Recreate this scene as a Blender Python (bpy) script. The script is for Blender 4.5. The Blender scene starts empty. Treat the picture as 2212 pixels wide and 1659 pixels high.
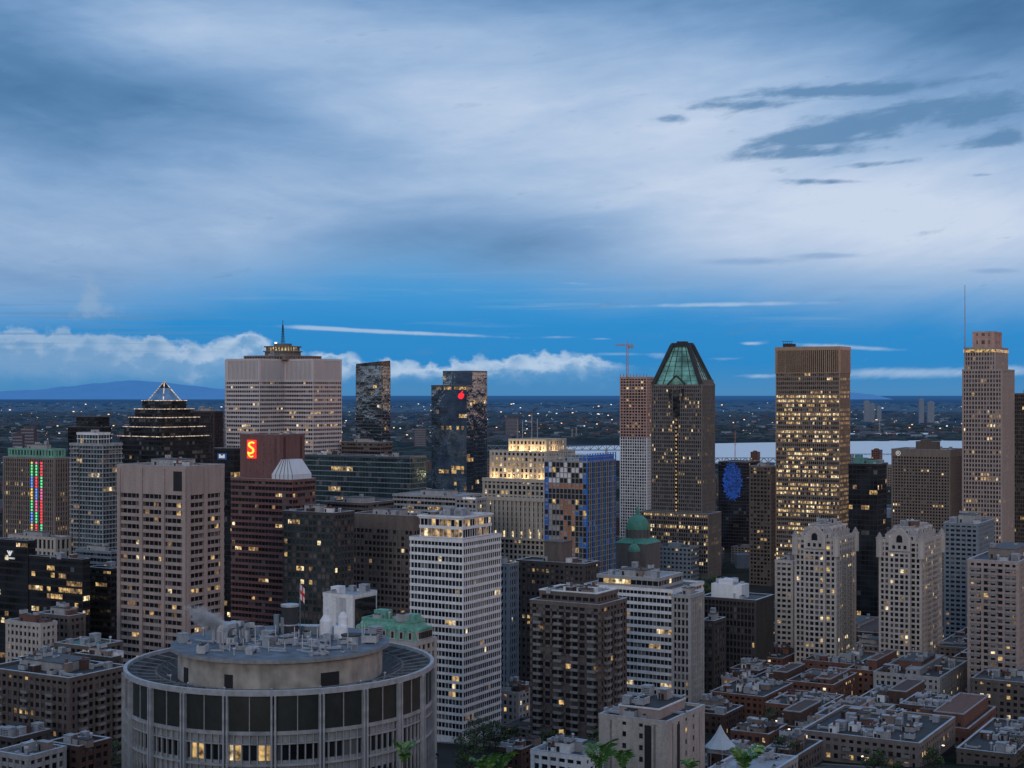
import bpy, math, random
from mathutils import Vector, Matrix
R=random.Random(11)
F=3300.0; CX=1106.0; HY=846.0; CAMZ=180.0
GP=[(-400,178),(3,178),(8,175),(14,172),(60,150),(200,115),(355,75),(520,45),(700,24),(950,8),(1200,0),(3000,-6),(3900,-12),(90000,-12)]
def G(y):
    for (a,za),(b,zb) in zip(GP,GP[1:]):
        if y<=b: return za+(zb-za)*max(0,(y-a))/(b-a)
    return -12
def PX(px,Y): return (px-CX)/F*Y
def PZ(py,Y): return CAMZ-(py-HY)/F*Y
scene=bpy.context.scene
COL=scene.collection
# ------------------------------------------------------------ mesh builder
class MB:
    def __init__(s): s.v=[];s.f=[];s.m=[]
    def quad(s,a,b,c,d,m=0):
        i=len(s.v); s.v+= [a,b,c,d]; s.f.append((i,i+1,i+2,i+3)); s.m.append(m)
    def tri(s,a,b,c,m=0):
        i=len(s.v); s.v+= [a,b,c]; s.f.append((i,i+1,i+2)); s.m.append(m)
    def hexa(s,c,m=0):
        i=len(s.v); s.v+=c
        for q in ((0,3,2,1),(4,5,6,7),(0,1,5,4),(1,2,6,5),(2,3,7,6),(3,0,4,7)):
            s.f.append(tuple(i+k for k in q)); s.m.append(m)
    def box(s,x0,x1,y0,y1,z0,z1,m=0):
        s.hexa([(x0,y0,z0),(x1,y0,z0),(x1,y1,z0),(x0,y1,z0),(x0,y0,z1),(x1,y0,z1),(x1,y1,z1),(x0,y1,z1)],m)
    def obox(s,p,u,n,a0,a1,o0,o1,z0,z1,m=0):
        def q(a,o,z): return (p[0]+u[0]*a+n[0]*o,p[1]+u[1]*a+n[1]*o,z)
        s.hexa([q(a0,o1,z0),q(a1,o1,z0),q(a1,o0,z0),q(a0,o0,z0),q(a0,o1,z1),q(a1,o1,z1),q(a1,o0,z1),q(a0,o0,z1)],m)
    def prism(s,poly,z0,z1,m=0,mt=None,top=None,bottom=True):
        top=top or poly; n=len(poly); i=len(s.v)
        s.v+=[(x,y,z0) for x,y in poly]+[(x,y,z1) for x,y in top]
        for k in range(n):
            s.f.append((i+k,i+(k+1)%n,i+n+(k+1)%n,i+n+k)); s.m.append(m)
        s.f.append(tuple(i+n+k for k in range(n))); s.m.append(m if mt is None else mt)
        if bottom: s.f.append(tuple(i+n-1-k for k in range(n))); s.m.append(m)
    def ring(s,po,pi,z0,z1,m=0):
        n=len(po); i=len(s.v)
        s.v+=[(x,y,z0) for x,y in po]+[(x,y,z1) for x,y in po]+[(x,y,z1) for x,y in pi]+[(x,y,z0) for x,y in pi]
        for k in range(n):
            j=(k+1)%n
            for a,b in ((0,1),(1,2),(2,3)):
                s.f.append((i+a*n+k,i+a*n+j,i+b*n+j,i+b*n+k)); s.m.append(m)
    def cyl(s,cx,cy,r0,r1,z0,z1,n=16,m=0,mt=None):
        pa=[(cx+r0*math.cos(2*math.pi*k/n),cy+r0*math.sin(2*math.pi*k/n)) for k in range(n)]
        pb=[(cx+r1*math.cos(2*math.pi*k/n),cy+r1*math.sin(2*math.pi*k/n)) for k in range(n)]
        s.prism(pa,z0,z1,m,mt,top=pb)
    def beam(s,a,b,r,m=0,r2=None):
        a=Vector(a);b=Vector(b);d=(b-a)
        if d.length<1e-6: return
        d.normalize(); up=Vector((0,0,1)) if abs(d.z)<.9 else Vector((1,0,0))
        x=d.cross(up).normalized(); y=d.cross(x).normalized(); r2=r if r2 is None else r2
        c=[a-x*r-y*r,a+x*r-y*r,a+x*r+y*r,a-x*r+y*r,b-x*r2-y*r2,b+x*r2-y*r2,b+x*r2+y*r2,b-x*r2+y*r2]
        s.hexa([tuple(k) for k in c],m)
    def mesh(s,name,mats):
        me=bpy.data.meshes.new(name); me.from_pydata(s.v,[],s.f)
        for mt in mats: me.materials.append(mt)
        me.polygons.foreach_set('material_index',s.m); me.update(); return me
    def obj(s,name,mats,parent=None,**kw):
        if not s.f: return None
        return add(name,s.mesh(name,mats),parent,**kw)
def add(name,data,parent=None,loc=(0,0,0),rot=(0,0,0),scale=(1,1,1),**props):
    o=bpy.data.objects.new(name,data); COL.objects.link(o)
    o.location=loc;o.rotation_euler=rot;o.scale=scale
    if parent is not None: o.parent=parent
    for k,v in props.items(): o[k]=v
    return o
def offset(poly,d):
    n=len(poly); out=[]
    for i in range(n):
        p0=Vector(poly[i-1]);p1=Vector(poly[i]);p2=Vector(poly[(i+1)%n])
        e1=(p1-p0).normalized();e2=(p2-p1).normalized()
        n1=Vector((e1.y,-e1.x));n2=Vector((e2.y,-e2.x)); b=(n1+n2)
        k=d/max(.2,(1+n1.dot(n2))); out.append((p1.x+b.x*k,p1.y+b.y*k))
    return out
# ------------------------------------------------------------ materials
MATS={}
def newmat(name):
    m=bpy.data.materials.new(name); m.use_nodes=True; nt=m.node_tree; return m,nt,nt.nodes['Principled BSDF']
def N(nt,t,**k):
    n=nt.nodes.new(t)
    for a,b in k.items(): setattr(n,a,b)
    return n
def wallmat(name,col,rough=.8,var=.3,scale=.12,metal=0.0,fine=1.2):
    if name in MATS: return MATS[name]
    m,nt,b=newmat(name); L=nt.links.new
    tc=N(nt,'ShaderNodeTexCoord'); mp=N(nt,'ShaderNodeMapping'); mp.inputs['Scale'].default_value=(1,1,.18)
    L(tc.outputs['Object'],mp.inputs[0])
    n1=N(nt,'ShaderNodeTexNoise'); n1.inputs['Scale'].default_value=scale*3; n1.inputs['Detail'].default_value=6
    L(mp.outputs[0],n1.inputs['Vector'])
    n2=N(nt,'ShaderNodeTexNoise'); n2.inputs['Scale'].default_value=fine; n2.inputs['Detail'].default_value=4
    L(tc.outputs['Object'],n2.inputs['Vector'])
    ad=N(nt,'ShaderNodeMath',operation='ADD'); L(n1.outputs[0],ad.inputs[0]); L(n2.outputs[0],ad.inputs[1])
    mr=N(nt,'ShaderNodeMapRange'); mr.inputs[1].default_value=.7; mr.inputs[2].default_value=1.3
    mr.inputs[3].default_value=1-var; mr.inputs[4].default_value=1+var*.7; L(ad.outputs[0],mr.inputs[0])
    vm=N(nt,'ShaderNodeVectorMath',operation='SCALE'); vm.inputs[0].default_value=col; L(mr.outputs[0],vm.inputs['Scale'])
    L(vm.outputs[0],b.inputs['Base Color']); b.inputs['Roughness'].default_value=rough; b.inputs['Metallic'].default_value=metal
    MATS[name]=m; return m
def glassmat(name,col,metal=.5,rough=.12,wav=.15,lo=.45,hi=1.4):
    m,nt,b=newmat(name); L=nt.links.new
    tc=N(nt,'ShaderNodeNewGeometry'); n1=N(nt,'ShaderNodeTexNoise'); n1.inputs['Scale'].default_value=.09; n1.inputs['Detail'].default_value=4
    L(tc.outputs['Position'],n1.inputs['Vector']); bp=N(nt,'ShaderNodeBump'); bp.inputs['Strength'].default_value=wav; bp.inputs['Distance'].default_value=2
    L(n1.outputs[0],bp.inputs['Height']); L(bp.outputs[0],b.inputs['Normal'])
    mr=N(nt,'ShaderNodeMapRange'); mr.inputs[1].default_value=.35; mr.inputs[2].default_value=.65; mr.inputs[3].default_value=lo; mr.inputs[4].default_value=hi; L(n1.outputs[0],mr.inputs[0])
    vm=N(nt,'ShaderNodeVectorMath',operation='SCALE'); vm.inputs[0].default_value=col; L(mr.outputs[0],vm.inputs['Scale'])
    L(vm.outputs[0],b.inputs['Base Color']); b.inputs['Metallic'].default_value=metal; b.inputs['Roughness'].default_value=rough
    return m
LITS={}
def litmat(name,col,st,var=True):
    if name in LITS: return LITS[name]
    m,nt,b=newmat(name); L=nt.links.new
    b.inputs['Base Color'].default_value=(.03,.03,.03,1); b.inputs['Roughness'].default_value=.3
    b.inputs['Emission Color'].default_value=(*col,1)
    if var:
        g=N(nt,'ShaderNodeNewGeometry'); n1=N(nt,'ShaderNodeTexNoise'); n1.inputs['Scale'].default_value=.55; n1.inputs['Detail'].default_value=3
        L(g.outputs['Position'],n1.inputs['Vector']); mr=N(nt,'ShaderNodeMapRange'); mr.inputs[1].default_value=.36; mr.inputs[2].default_value=.68
        mr.inputs[3].default_value=st*.08; mr.inputs[4].default_value=st*1.7; L(n1.outputs[0],mr.inputs[0]); L(mr.outputs[0],b.inputs['Emission Strength'])
    else: b.inputs['Emission Strength'].default_value=st
    m.cycles.emission_sampling='NONE'
    LITS[name]=m; return m
W={}
for k,c,v in (('beige',(.33,.27,.262),.2),('concrete',(.31,.31,.325),.28),('white',(.66,.68,.73),.18),('granite',(.15,.075,.078),.25),
  ('brown',(.11,.09,.086),.3),('darkbrown',(.050,.045,.047),.3),('black',(.010,.012,.017),.3),('brick',(.135,.060,.045),.35),
  ('darkbrick',(.066,.036,.031),.35),('cream',(.41,.38,.365),.25),('copper',(.13,.34,.27),.35),('greyblue',(.16,.20,.25),.25),
  ('limestone',(.40,.37,.34),.25),('aluminium',(.53,.485,.51),.12),('roof',(.075,.085,.10),.5),('roofdark',(.026,.029,.036),.5),('rooflight',(.29,.32,.37),.35),
  ('metal',(.40,.43,.48),.25),('pinkconcrete',(.44,.28,.245),.3),('teal',(.08,.21,.21),.3),('darkpurple',(.045,.035,.045),.3),('taupe',(.185,.155,.147),.25),('greystone',(.14,.13,.133),.25),('railing',(.17,.18,.20),.2)):
    W[k]=wallmat(k+'_surface',c,.75 if k not in('metal','aluminium') else .45,v,metal=.35 if k=='metal' else 0)
W['bronze']=wallmat('bronze_panel',(.38,.275,.205),.32,.15,metal=.55)
W['bluewrap']=wallmat('blue_membrane',(.03,.16,.55),.6,.4); W['orange']=wallmat('orange_panel',(.40,.17,.095),.7,.4)
W['steelred']=wallmat('red_painted_steel',(.40,.16,.10),.5,.2)
W['curtainframe']=wallmat('anodised_frame',(.10,.13,.17),.3,.2,metal=.6)
GL={'dark':glassmat('dark_window_glass',(.018,.022,.03),.2),'blind':glassmat('window_with_blind',(.085,.088,.095),.0,.4),
 'blue':glassmat('blue_tower_glass',(.20,.31,.43),.9,.05,.22,.6,1.25),'green':glassmat('green_tower_glass',(.10,.17,.20),.75,.10,.25,.6,1.3),
 'smoke':glassmat('smoked_tower_glass',(.045,.055,.07),.6,.1,.25),'warm':glassmat('bronze_tower_glass',(.15,.14,.155),.8,.10,.3),'teal':glassmat('teal_roof_glass',(.17,.40,.35),.55,.14,.12)}
LT=[litmat('dim_lit_window',(1,.60,.28),.20),litmat('warm_lit_window',(1,.64,.25),.55),litmat('bright_lit_window',(1,.78,.45),.95)]
GLOW=litmat('warm_lamp_glow',(1,.8,.5),3,False); RED=litmat('red_sign_glow',(1,.015,.03),1.3,False); YEL=litmat('yellow_sign_glow',(1,.62,.06),1.6,False)
WHT=litmat('white_sign_glow',(.9,.95,1),.7,False); BLU=litmat('blue_led_glow',(.03,.17,.9),.65,True); GRN=litmat('green_led_glow',(.1,.85,.3),1.3,False); REDL=litmat('red_led_glow',(1,.05,.07),1.5,False); BLUL=litmat('blue_light_strip',(.1,.3,1),1.4,False); PINK=litmat('pink_light_strip',(1,.15,.4),1.2,False); YELL=litmat('yellow_light_strip',(1,.7,.15),1.1,False)
# ------------------------------------------------------------ building kit
def style(bay=3.3,fl=3.7,pw=1.0,sh=1.45,pd=.45,sd=.3,lit=.08,glass='dark',blind=.15,run=.5,bright=.3,spm=None):
    return dict(bay=bay,fl=fl,pw=pw,sh=sh,pd=pd,sd=sd,lit=lit*(.42 if lit<.25 else .72),glass=glass,blind=blind,run=run*.8,bright=bright*.8,spm=spm)
GRID=lambda **k: style(**k)
def RIB(**k):
    d=dict(bay=3,pw=.22,sh=1.6,pd=.16,sd=.5,run=.75); d.update(k); return style(**d)
def VERT(**k):
    d=dict(bay=1.8,pw=.55,sh=1.1,pd=.75,sd=.3); d.update(k); return style(**d)
def CUR(**k):
    d=dict(bay=3,pw=.18,sh=.7,pd=.12,sd=.07,glass='blue',blind=.03); d.update(k); return style(**d)
PANE={}
FOOT=[]
MAXW=100
class Bld:
    def __init__(s,name,label,cat,xc,Y,th=30,group=None):
        s.th=math.radians(th); s.Y=Y; s.X=PX(xc,Y); s.g=G(Y+15)
        s.root=add(name,None,None,loc=(s.X,Y,s.g),rot=(0,0,-s.th),label=label,category=cat)
        s.root.empty_display_size=5
        if group: s.root['group']=group
        s.cells=[]
    def loc(s,X,Y):
        dx=X-s.X; dy=Y-s.Y; c,n=math.cos(s.th),math.sin(s.th)
        return (dx*c-dy*n, dx*n+dy*c)
    def rect(s,xl,xc,xr,Y,d=None):
        c,n=math.cos(s.th),math.sin(s.th); Xc=PX(xc,Y); tl=(xl-CX)/F
        w=(Xc-tl*Y)/(c+tl*n)
        if d is None:
            tr=(xr-CX)/F; d=(tr*Y-Xc)/max(.09,(n-tr*c))
        d=min(d,90)
        x,y=s.loc(Xc,Y); s.w=w; s.d=d; s.x=x; s.y=y
        return [(x-w,y),(x,y),(x,y+d),(x-w,y+d)]
    def z(s,py,Y=None): return PZ(py,Y or s.Y)-s.g
    def mass(s,xl,xc,xr,yt,Y=None,z0=-8,d=None,mat='beige',st=None,cap=0,**k):
        Y=Y or s.Y; poly=s.rect(xl,xc,xr,Y,d); z1=s.z(yt,Y)
        s.vol(poly,z0,z1,mat,st,cap,**k); return poly,z1
    def vol(s,poly,z0,z1,mat='beige',st=None,cap=0,roof='roof',parapet=1.0,capmat=None,partname='wall',podium=0):
        wm=MB(); 
        core=MB(); core.prism(poly,z0,z1-.02)
        zz=z1-cap; zb=max(z0,0)+podium
        n=len(poly)
        pit=W[mat] if isinstance(mat,str) else mat
        dark=W['black']
        if st:
            for i in range(n):
                p=poly[i];q=poly[(i+1)%n]; s.facade(wm,p,q,zb,zz,st)
            core.obj('core_wall',[dark],s.root)
            if podium: wm.ring(offset(poly,.5),poly,z0,zb,0)
        else:
            core.obj(partname,[pit],s.root)
        if cap and st: wm.ring(offset(poly,max(st['sd'],st['pd'])+.08),poly,zz,z1,2 if capmat else 0)
        e=(max(st['sd'],st['pd'])+.1) if st else .08
        if parapet>0:
            wm.ring(offset(poly,e),offset(poly,-.45),z1-.6,z1+parapet,2 if capmat else 0)
            wm.ring(offset(poly,e+.06),offset(poly,-.5),z1+parapet,z1+parapet+.12,3)
        wm.obj(partname if st else 'parapet',[pit,W[st['spm']] if st and st['spm'] else pit,W[capmat] if capmat else pit,W['metal']],s.root)
        if roof:
            rf=MB(); rf.prism(offset(poly,-.4),z1-.01,z1+.15); rf.obj('roof',[W[roof]],s.root)
        cx=sum(p[0] for p in poly)/n; cy=sum(p[1] for p in poly)/n
        c_,n_=math.cos(s.th),math.sin(s.th)
        wx=s.X+cx*c_+cy*n_; wy=s.Y-cx*n_+cy*c_
        FOOT.append((wx,wy,max(math.hypot(p[0]-cx,p[1]-cy) for p in poly)*.85))
    def facade(s,mb,p,q,z0,z1,st):
        L=math.hypot(q[0]-p[0],q[1]-p[1]); 
        if L<.5 or z1-z0<2: return
        u=((q[0]-p[0])/L,(q[1]-p[1])/L); n=(u[1],-u[0])
        nx=max(1,round(L/st['bay'])); nf=max(1,round((z1-z0)/st['fl'])); bw=L/nx; fh=(z1-z0)/nf
        pw,sh,pd,sd=st['pw'],st['sh'],st['pd'],st['sd']
        for i in range(nx+1):
            a0=max(0,i*bw-pw/2); a1=i*bw+pw/2 if i<nx else L+pd
            if i==0: a1=max(a1,pw)
            if i==nx: a0=L-pw
            mb.obox(p,u,n,a0,a1,-.02,pd,z0,z1-.006,0)
        for j in range(nf):
            mb.obox(p,u,n,0,L+sd,-.02,sd,z0+j*fh,z0+j*fh+sh,1)
        c_,n_=math.cos(s.th),math.sin(s.th)
        wnx=n[0]*c_+n[1]*n_; wny=-n[0]*n_+n[1]*c_
        facing=-(wnx*s.X+wny*s.Y)/math.hypot(s.X,s.Y)
        ang=math.atan2(u[1],u[0])
        for j in range(nf):
            fl=st['lit']*R.choice((.03,.05,.3,.5,1,1.2,1.8,4)); prev=False
            fbl=st['blind']*R.choice((.3,.6,1,1,2.2))
            for i in range(nx):
                pr=fl if not prev else max(fl,st['run'] if st['lit']>0 else 0)
                lit=R.random()<pr; prev=lit
                if lit: m=4 if R.random()<st['bright'] else (3 if R.random()<.5 else 2)
                else: m=1 if R.random()<fbl else 0
                a0=i*bw+pw/2; a1=(i+1)*bw-pw/2; zz0=z0+j*fh+sh; zz1=z0+(j+1)*fh
                if i==0:a0=max(a0,pw)
                if i==nx-1:a1=min(a1,L-pw)
                if a1-a0<.1: continue
                ac=(a0+a1)/2
                s.cells.append((p[0]+u[0]*ac+n[0]*.05,p[1]+u[1]*ac+n[1]*.05,(zz0+zz1)/2,a1-a0,zz1-zz0,ang,m,st['glass'],facing,n,u))
    def finish(s):
        cand=sorted(range(len(s.cells)),key=lambda i:(-(s.cells[i][8]>.1),-(s.cells[i][6]>1),-s.cells[i][3]*s.cells[i][4]*max(0,s.cells[i][8]),-s.cells[i][2]))
        lim=MAXW if s.Y<1120 else 0
        pick=set(i for i in cand[:lim] if s.cells[i][8]>.1)
        if len(s.cells)<=MAXW and s.Y<1120: pick=set(range(len(s.cells)))
        groups={}
        for i,(x,y,z,w,h,a,m,gl,fc,n,u) in enumerate(s.cells):
            if i in pick:
                key=(round(w,1),round(h,1),m,gl)
                if key not in PANE:
                    b=MB(); b.quad((-w/2,0,-h/2),(w/2,0,-h/2),(w/2,0,h/2),(-w/2,0,h/2)); PANE[key]=b.mesh('window',[(GL[gl],GL['blind'],*LT)[m]])
                add('window',PANE[key],s.root,loc=(x,y,z),rot=(0,0,a))
            else:
                b=groups.setdefault(gl,MB())
                b.quad((x-u[0]*w/2,y-u[1]*w/2,z-h/2),(x+u[0]*w/2,y+u[1]*w/2,z-h/2),(x+u[0]*w/2,y+u[1]*w/2,z+h/2),(x-u[0]*w/2,y-u[1]*w/2,z+h/2),m)
        for gl,b in groups.items():
            o=b.obj('window_glazing',[GL[gl],GL['blind'],*LT],s.root); o['kind']='stuff'
        return s
    def part(s,name,mb,*mats,**k): return mb.obj(name,[W[m] if isinstance(m,str) else m for m in mats],s.root,**k)
    def clutter(s,poly,z,n=5,pent=True,seed=0,mat='metal',pm='concrete',ph=3.5,bulk=0):
        rr=random.Random(seed+int(s.X)); x0=poly[0][0];x1=poly[1][0];y0=poly[0][1];y1=poly[2][1]; w=x1-x0;d=y1-y0
        if pent:
            b=MB(); px0=x0+w*rr.uniform(.22,.35);px1=x0+w*rr.uniform(.6,.8);py0=y0+d*rr.uniform(.25,.35);py1=y0+d*rr.uniform(.6,.8)
            b.box(px0,px1,py0,py1,z,z+ph); b.box(px0-.2,px1+.2,py0-.2,py1+.2,z+ph,z+ph+.3,1); b.box(px0+w*.05,px0+w*.05+1.2,py0-.06,py0+.1,z,z+2.2,2); s.part('penthouse',b,pm,'roof','black')
        for k in range(bulk):
            b=MB(); bx=x0+w*rr.uniform(.05,.8); by=y0+d*rr.uniform(.03,.75); bw_=rr.uniform(2.2,5.5); bd=rr.uniform(2.2,5); bh=rr.uniform(1.8,3.6)
            b.box(bx,bx+bw_,by,by+bd,z+.05,z+bh); b.box(bx-.15,bx+bw_+.15,by-.15,by+bd+.15,z+bh,z+bh+.2,1); b.box(bx+.4,bx+1.4,by-.05,by+.1,z+.1,z+min(2.1,bh-.2),2)
            if rr.random()<.5: b.box(bx+bw_*.6,bx+bw_*.6+.8,by+.5,by+1.3,z+bh+.2,z+bh+1.7,3)
            s.part('roof_bulkhead',b,rr.choice(('brick','white','taupe','concrete','darkbrick',pm)),rr.choice(('roofdark','rooflight','metal')),'black','brick')
        for k in range(n):
            cx=x0+w*rr.uniform(.1,.9); cy=y0+d*rr.choice((rr.uniform(.08,.25),rr.uniform(.8,.92),rr.uniform(.3,.7)))
            m=HV[rr.randrange(len(HV))]; sc=rr.uniform(.7,1.25)
            zt=z+.1
            if pent and px0-2<cx<px1+2 and py0-2<cy<py1+2: zt=z+ph+.3; sc*=.7; cx=min(max(cx,px0+1),px1-1); cy=min(max(cy,py0+1),py1-1)
            add('hvac_unit' if m.name.startswith('hvac') else 'roof_vent',m,s.root,loc=(cx,cy,zt),rot=(0,0,rr.choice((0,1.5708))),scale=(sc,sc,sc))
HV=[]
b=MB(); b.box(-2,2,-1.2,1.2,.3,2.2); b.box(-1.7,-1.5,-1,1,0,.3); b.box(1.5,1.7,-1,1,0,.3); b.cyl(-1,0,.8,.8,2.2,2.5,12,1); b.cyl(1,0,.8,.8,2.2,2.5,12,1); HV.append(b.mesh('hvac_fan_unit',[W['metal'],W['roofdark']]))
b=MB(); b.box(-1.5,1.5,-1.5,1.5,0,3); b.box(-1.6,1.6,-1.6,1.6,3,3.2); 
for k in range(5): b.box(-1.3,1.3,-1.56,-1.5,.3+k*.5,.5+k*.5,1)
HV.append(b.mesh('hvac_louvre_box',[W['rooflight'],W['roofdark']]))
b=MB(); b.cyl(0,0,.35,.35,0,2.2,10); b.cyl(0,0,.7,.5,2.2,2.7,10); HV.append(b.mesh('vent_pipe',[W['metal']]))
b=MB(); b.box(-3,3,-.4,.4,.4,1.1); b.box(2.2,3,-.4,2.5,.4,1.1); b.box(-2.7,-2.5,-.3,.3,0,.4); b.box(1.7,1.9,-.3,.3,0,.4); b.box(-3.8,-3,-.9,.9,0,1.7); HV.append(b.mesh('hvac_duct',[W['metal']]))
b=MB(); b.box(-1,1,-1,1,0,1.1); b.cyl(0,0,.6,.6,1.1,1.6,12,1); HV.append(b.mesh('hvac_small_box',[W['concrete'],W['roofdark']]))
def text(B,body,size,loc,rotz,mat,name='sign_lettering',ext=.08):
    cu=bpy.data.curves.new('t','FONT'); cu.body=body; cu.size=size; cu.extrude=ext; cu.align_x='CENTER'; cu.align_y='CENTER'; cu.offset=size*.015
    o=bpy.data.objects.new('t',cu); COL.objects.link(o); bpy.context.view_layer.update()
    me=bpy.data.meshes.new_from_object(o.evaluated_get(bpy.context.evaluated_depsgraph_get())); bpy.data.objects.remove(o)
    me.materials.clear(); me.materials.append(mat)
    return add(name,me,B.root,loc=loc,rot=(math.pi/2,0,rotz))
def simple(name,label,cat,xl,xc,xr,yt,Y,mat,st,cl=5,pent=True,th=30,d=None,roof='roof',pm='concrete',ph=3.5,cap=0,par=1.0,group=None,bulk=0):
    B=Bld(name,label,cat,xc,Y,th,group); poly,z=B.mass(xl,xc,xr,yt,mat=mat,st=st,d=d,roof=roof,cap=cap,parapet=par)
    B.clutter(poly,z,cl,pent,seed=len(FOOT),pm=pm,ph=ph,bulk=bulk); B.finish(); return B,poly,z
def balconies(B,poly,z0,z1,fl,spots,side='front',mat='concrete',dep=1.6,wd=4.5):
    z=z0
    mb=MB()
    mb.box(-wd/2,wd/2,-dep,0,0,.22,0); mb.box(-wd/2,wd/2,-dep-.06,-dep,.22,1.2,1); mb.box(-wd/2-.05,-wd/2,-dep,0,.22,1.2,1); mb.box(wd/2,wd/2+.05,-dep,0,.22,1.2,1)
    me=mb.mesh('balcony',[W[mat],W['railing']])
    x0,y0=poly[0];x1,y1=poly[2]
    while z<z1-2:
        for f in spots:
            if side=='front': add('balcony',me,B.root,loc=(x0+(x1-x0)*f,y0-.5,z))
            else: add('balcony',me,B.root,loc=(x1+.5,y0+(y1-y0)*f,z),rot=(0,0,math.pi/2))
        z+=fl
# ============================================================ LANDMARK TOWERS
B=Bld('office_tower','beige stone office tower with coloured vertical light strips','tower',118,1180)
poly,z=B.mass(9,118,150,992,mat='taupe',st=VERT(bay=2.4,pw=1,lit=.1))
p2=offset(poly,-2.5); B.vol(p2,z,z+7,'copper',GRID(bay=3.4,fl=7,pw=1.6,sh=2.5,lit=.5,bright=.1),parapet=.6)  # green-lit crown: the green light is put into the copper wall colour
B.clutter(p2,z+7,6,True,3)
for fx,ms in ((.57,(GRN,YELL,BLUL)),(.66,(GRN,PINK,BLUL,REDL)),(.76,(REDL,REDL,PINK,GRN))):
    b=MB(); k=0; zz=4
    x=poly[0][0]+(poly[1][0]-poly[0][0])*fx
    while zz<z-3:
        b.box(x-.8,x+.8,-1.0,-.8,zz,zz+1.5,k//4%len(ms)); zz+=2.3; k+=1
    b.obj('light_strip',list(ms),B.root)
B.finish()
B=Bld('office_tower','black glass office tower with stepped mechanical top','tower',215,1380)
poly,z=B.mass(147,215,240,925,mat='black',st=CUR(glass='smoke',lit=.02)); B.mass(165,212,236,902,Y=1390,z0=z-1,mat='black',st=CUR(glass='smoke',lit=0)); B.finish()
B=Bld('apartment_tower','pale green glass apartment tower with white balcony bands','tower',222,1000)
poly,z=B.mass(153,222,262,962,mat='rooflight',st=RIB(bay=2.6,fl=3.1,sh=.7,glass='green',lit=.05,sd=.7,blind=.15,pw=.4))
poly2,z2=B.mass(168,212,236,938,Y=1008,z0=z,mat='white',st=RIB(bay=2.6,fl=3.1,sh=.6,glass='green',lit=.2)); B.clutter(poly2,z2,3,False)
balconies(B,poly,6,z,3.1,[.22],'front','white',1.6,5); B.finish()
# pyramid topped black tower
B=Bld('office_tower','black stepped office tower with glowing edges and a glass pyramid top','tower',355,1300,36)
k=3300/1300.
def sq(px):
    h=px/k/1.397/2; return [(-h,-h),(h,-h),(h,h),(-h,h)]
tiers=[(184,942),(166,922),(144,902),(120,884),(90,866)]; zb=-8
pyst=RIB(fl=4,bay=3,glass='smoke',lit=.015,sh=1.2)
for wpx,py in tiers:
    zt=B.z(py); B.vol(sq(wpx),zb,zt,'black',pyst,roof='roofdark',parapet=.5)
    b=MB(); o=offset(sq(wpx),.9); b.ring(o,offset(sq(wpx),.55),zt+.1,zt+.65); b.obj('edge_light',[litmat('edge_glow',(1,.78,.62),.75,True)],B.root); zb=zt-1
zt=B.z(866); za=B.z(825); h=70/k/1.397/2
b=MB(); b.prism(sq(70),zt,za,0,top=[(-.2,-.2),(.2,-.2),(.2,.2),(-.2,.2)]); b.obj('glass_pyramid',[GL['blue']],B.root)
b=MB()
for sx,sy in ((-1,-1),(1,-1),(1,1),(-1,1)): 
    b.beam((sx*h,sy*h,zt),(0,0,za+.3),.4)
    b.beam((sx*h,sy*h,zt+.2),(-sy*h,sx*h,zt+.2),.35)
b.prism([(-h*.34,-h*.34),(h*.34,-h*.34),(h*.34,h*.34),(-h*.34,h*.34)],zt+(za-zt)*.68,za+.8,1,top=[(-.1,-.1),(.1,-.1),(.1,.1),(-.1,.1)])
b.obj('pyramid_frame',[litmat('pyramid_edge_glow',(1,.82,.7),.55,True),W['black']],B.root); B.finish()
simple('office_tower','dark purple-brown slab office tower','tower',408,462,480,890,1500,'darkpurple',VERT(lit=.02),3)
# --- cruciform tower
B=Bld('office_tower','pale cruciform office tower with banded floors and rooftop beacon drum','tower',611,1370,33)
a,c=54,20; kk=.955
cross=[(-c,-a),(c,-a),(c,-c),(a,-c),(a,c),(c,c),(c,a),(-c,a),(-c,c),(-a,c),(-a,-c),(-c,-c)]
cross=[(x*kk,y*kk) for x,y in cross]
z1=B.z(778,1335); zt=z1-19
zm=B.z(935,1335)
pst=dict(bay=2.6,fl=3.75,sh=1.75,sd=.5,bright=.15,pd=.3,pw=.4,run=.6)
B.vol(cross,-8,zm,'aluminium',RIB(lit=.42,**pst),roof=None,parapet=0)
B.vol(cross,zm,zt,'aluminium',RIB(lit=.13,**pst),roof=None,parapet=0)
B.vol(cross,zt,z1,'aluminium',VERT(bay=1.5,pw=1.0,fl=17,sh=2,lit=0,blind=1,pd=.4),parapet=1)
s2=[(-24,-24),(24,-24),(24,24),(-24,24)]; B.vol(s2,z1,z1+4,'taupe',GRID(lit=.05,fl=5,sh=1),parapet=.4)
b=MB(); z2=z1+4
b.cyl(0,0,16,16,z2,z2+4,32); b.cyl(0,0,17.6,17.6,z2+4,z2+4.8,32,1); b.cyl(0,0,14,14,z2+4.8,z2+8.2,32,2); b.cyl(0,0,16.8,16.8,z2+8.2,z2+9.1,32,1); b.cyl(0,0,8,8,z2+9.1,z2+11.5,24)
for k in range(32):
    a_=k*math.pi/16; b.beam((14.3*math.cos(a_),14.3*math.sin(a_),z2+4.8),(14.3*math.cos(a_),14.3*math.sin(a_),z2+8.2),.45)
b.obj('beacon_drum',[W['greystone'],W['taupe'],litmat('drum_glow',(1,.75,.35),.5)],B.root)
b=MB(); zz=z2+11.5
for i in range(8):
    ang=i*math.pi/4
    if i%2==0: b.beam((1.6*math.cos(ang),1.6*math.sin(ang),zz),(.5*math.cos(ang),.5*math.sin(ang),zz+17),.16)
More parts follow.
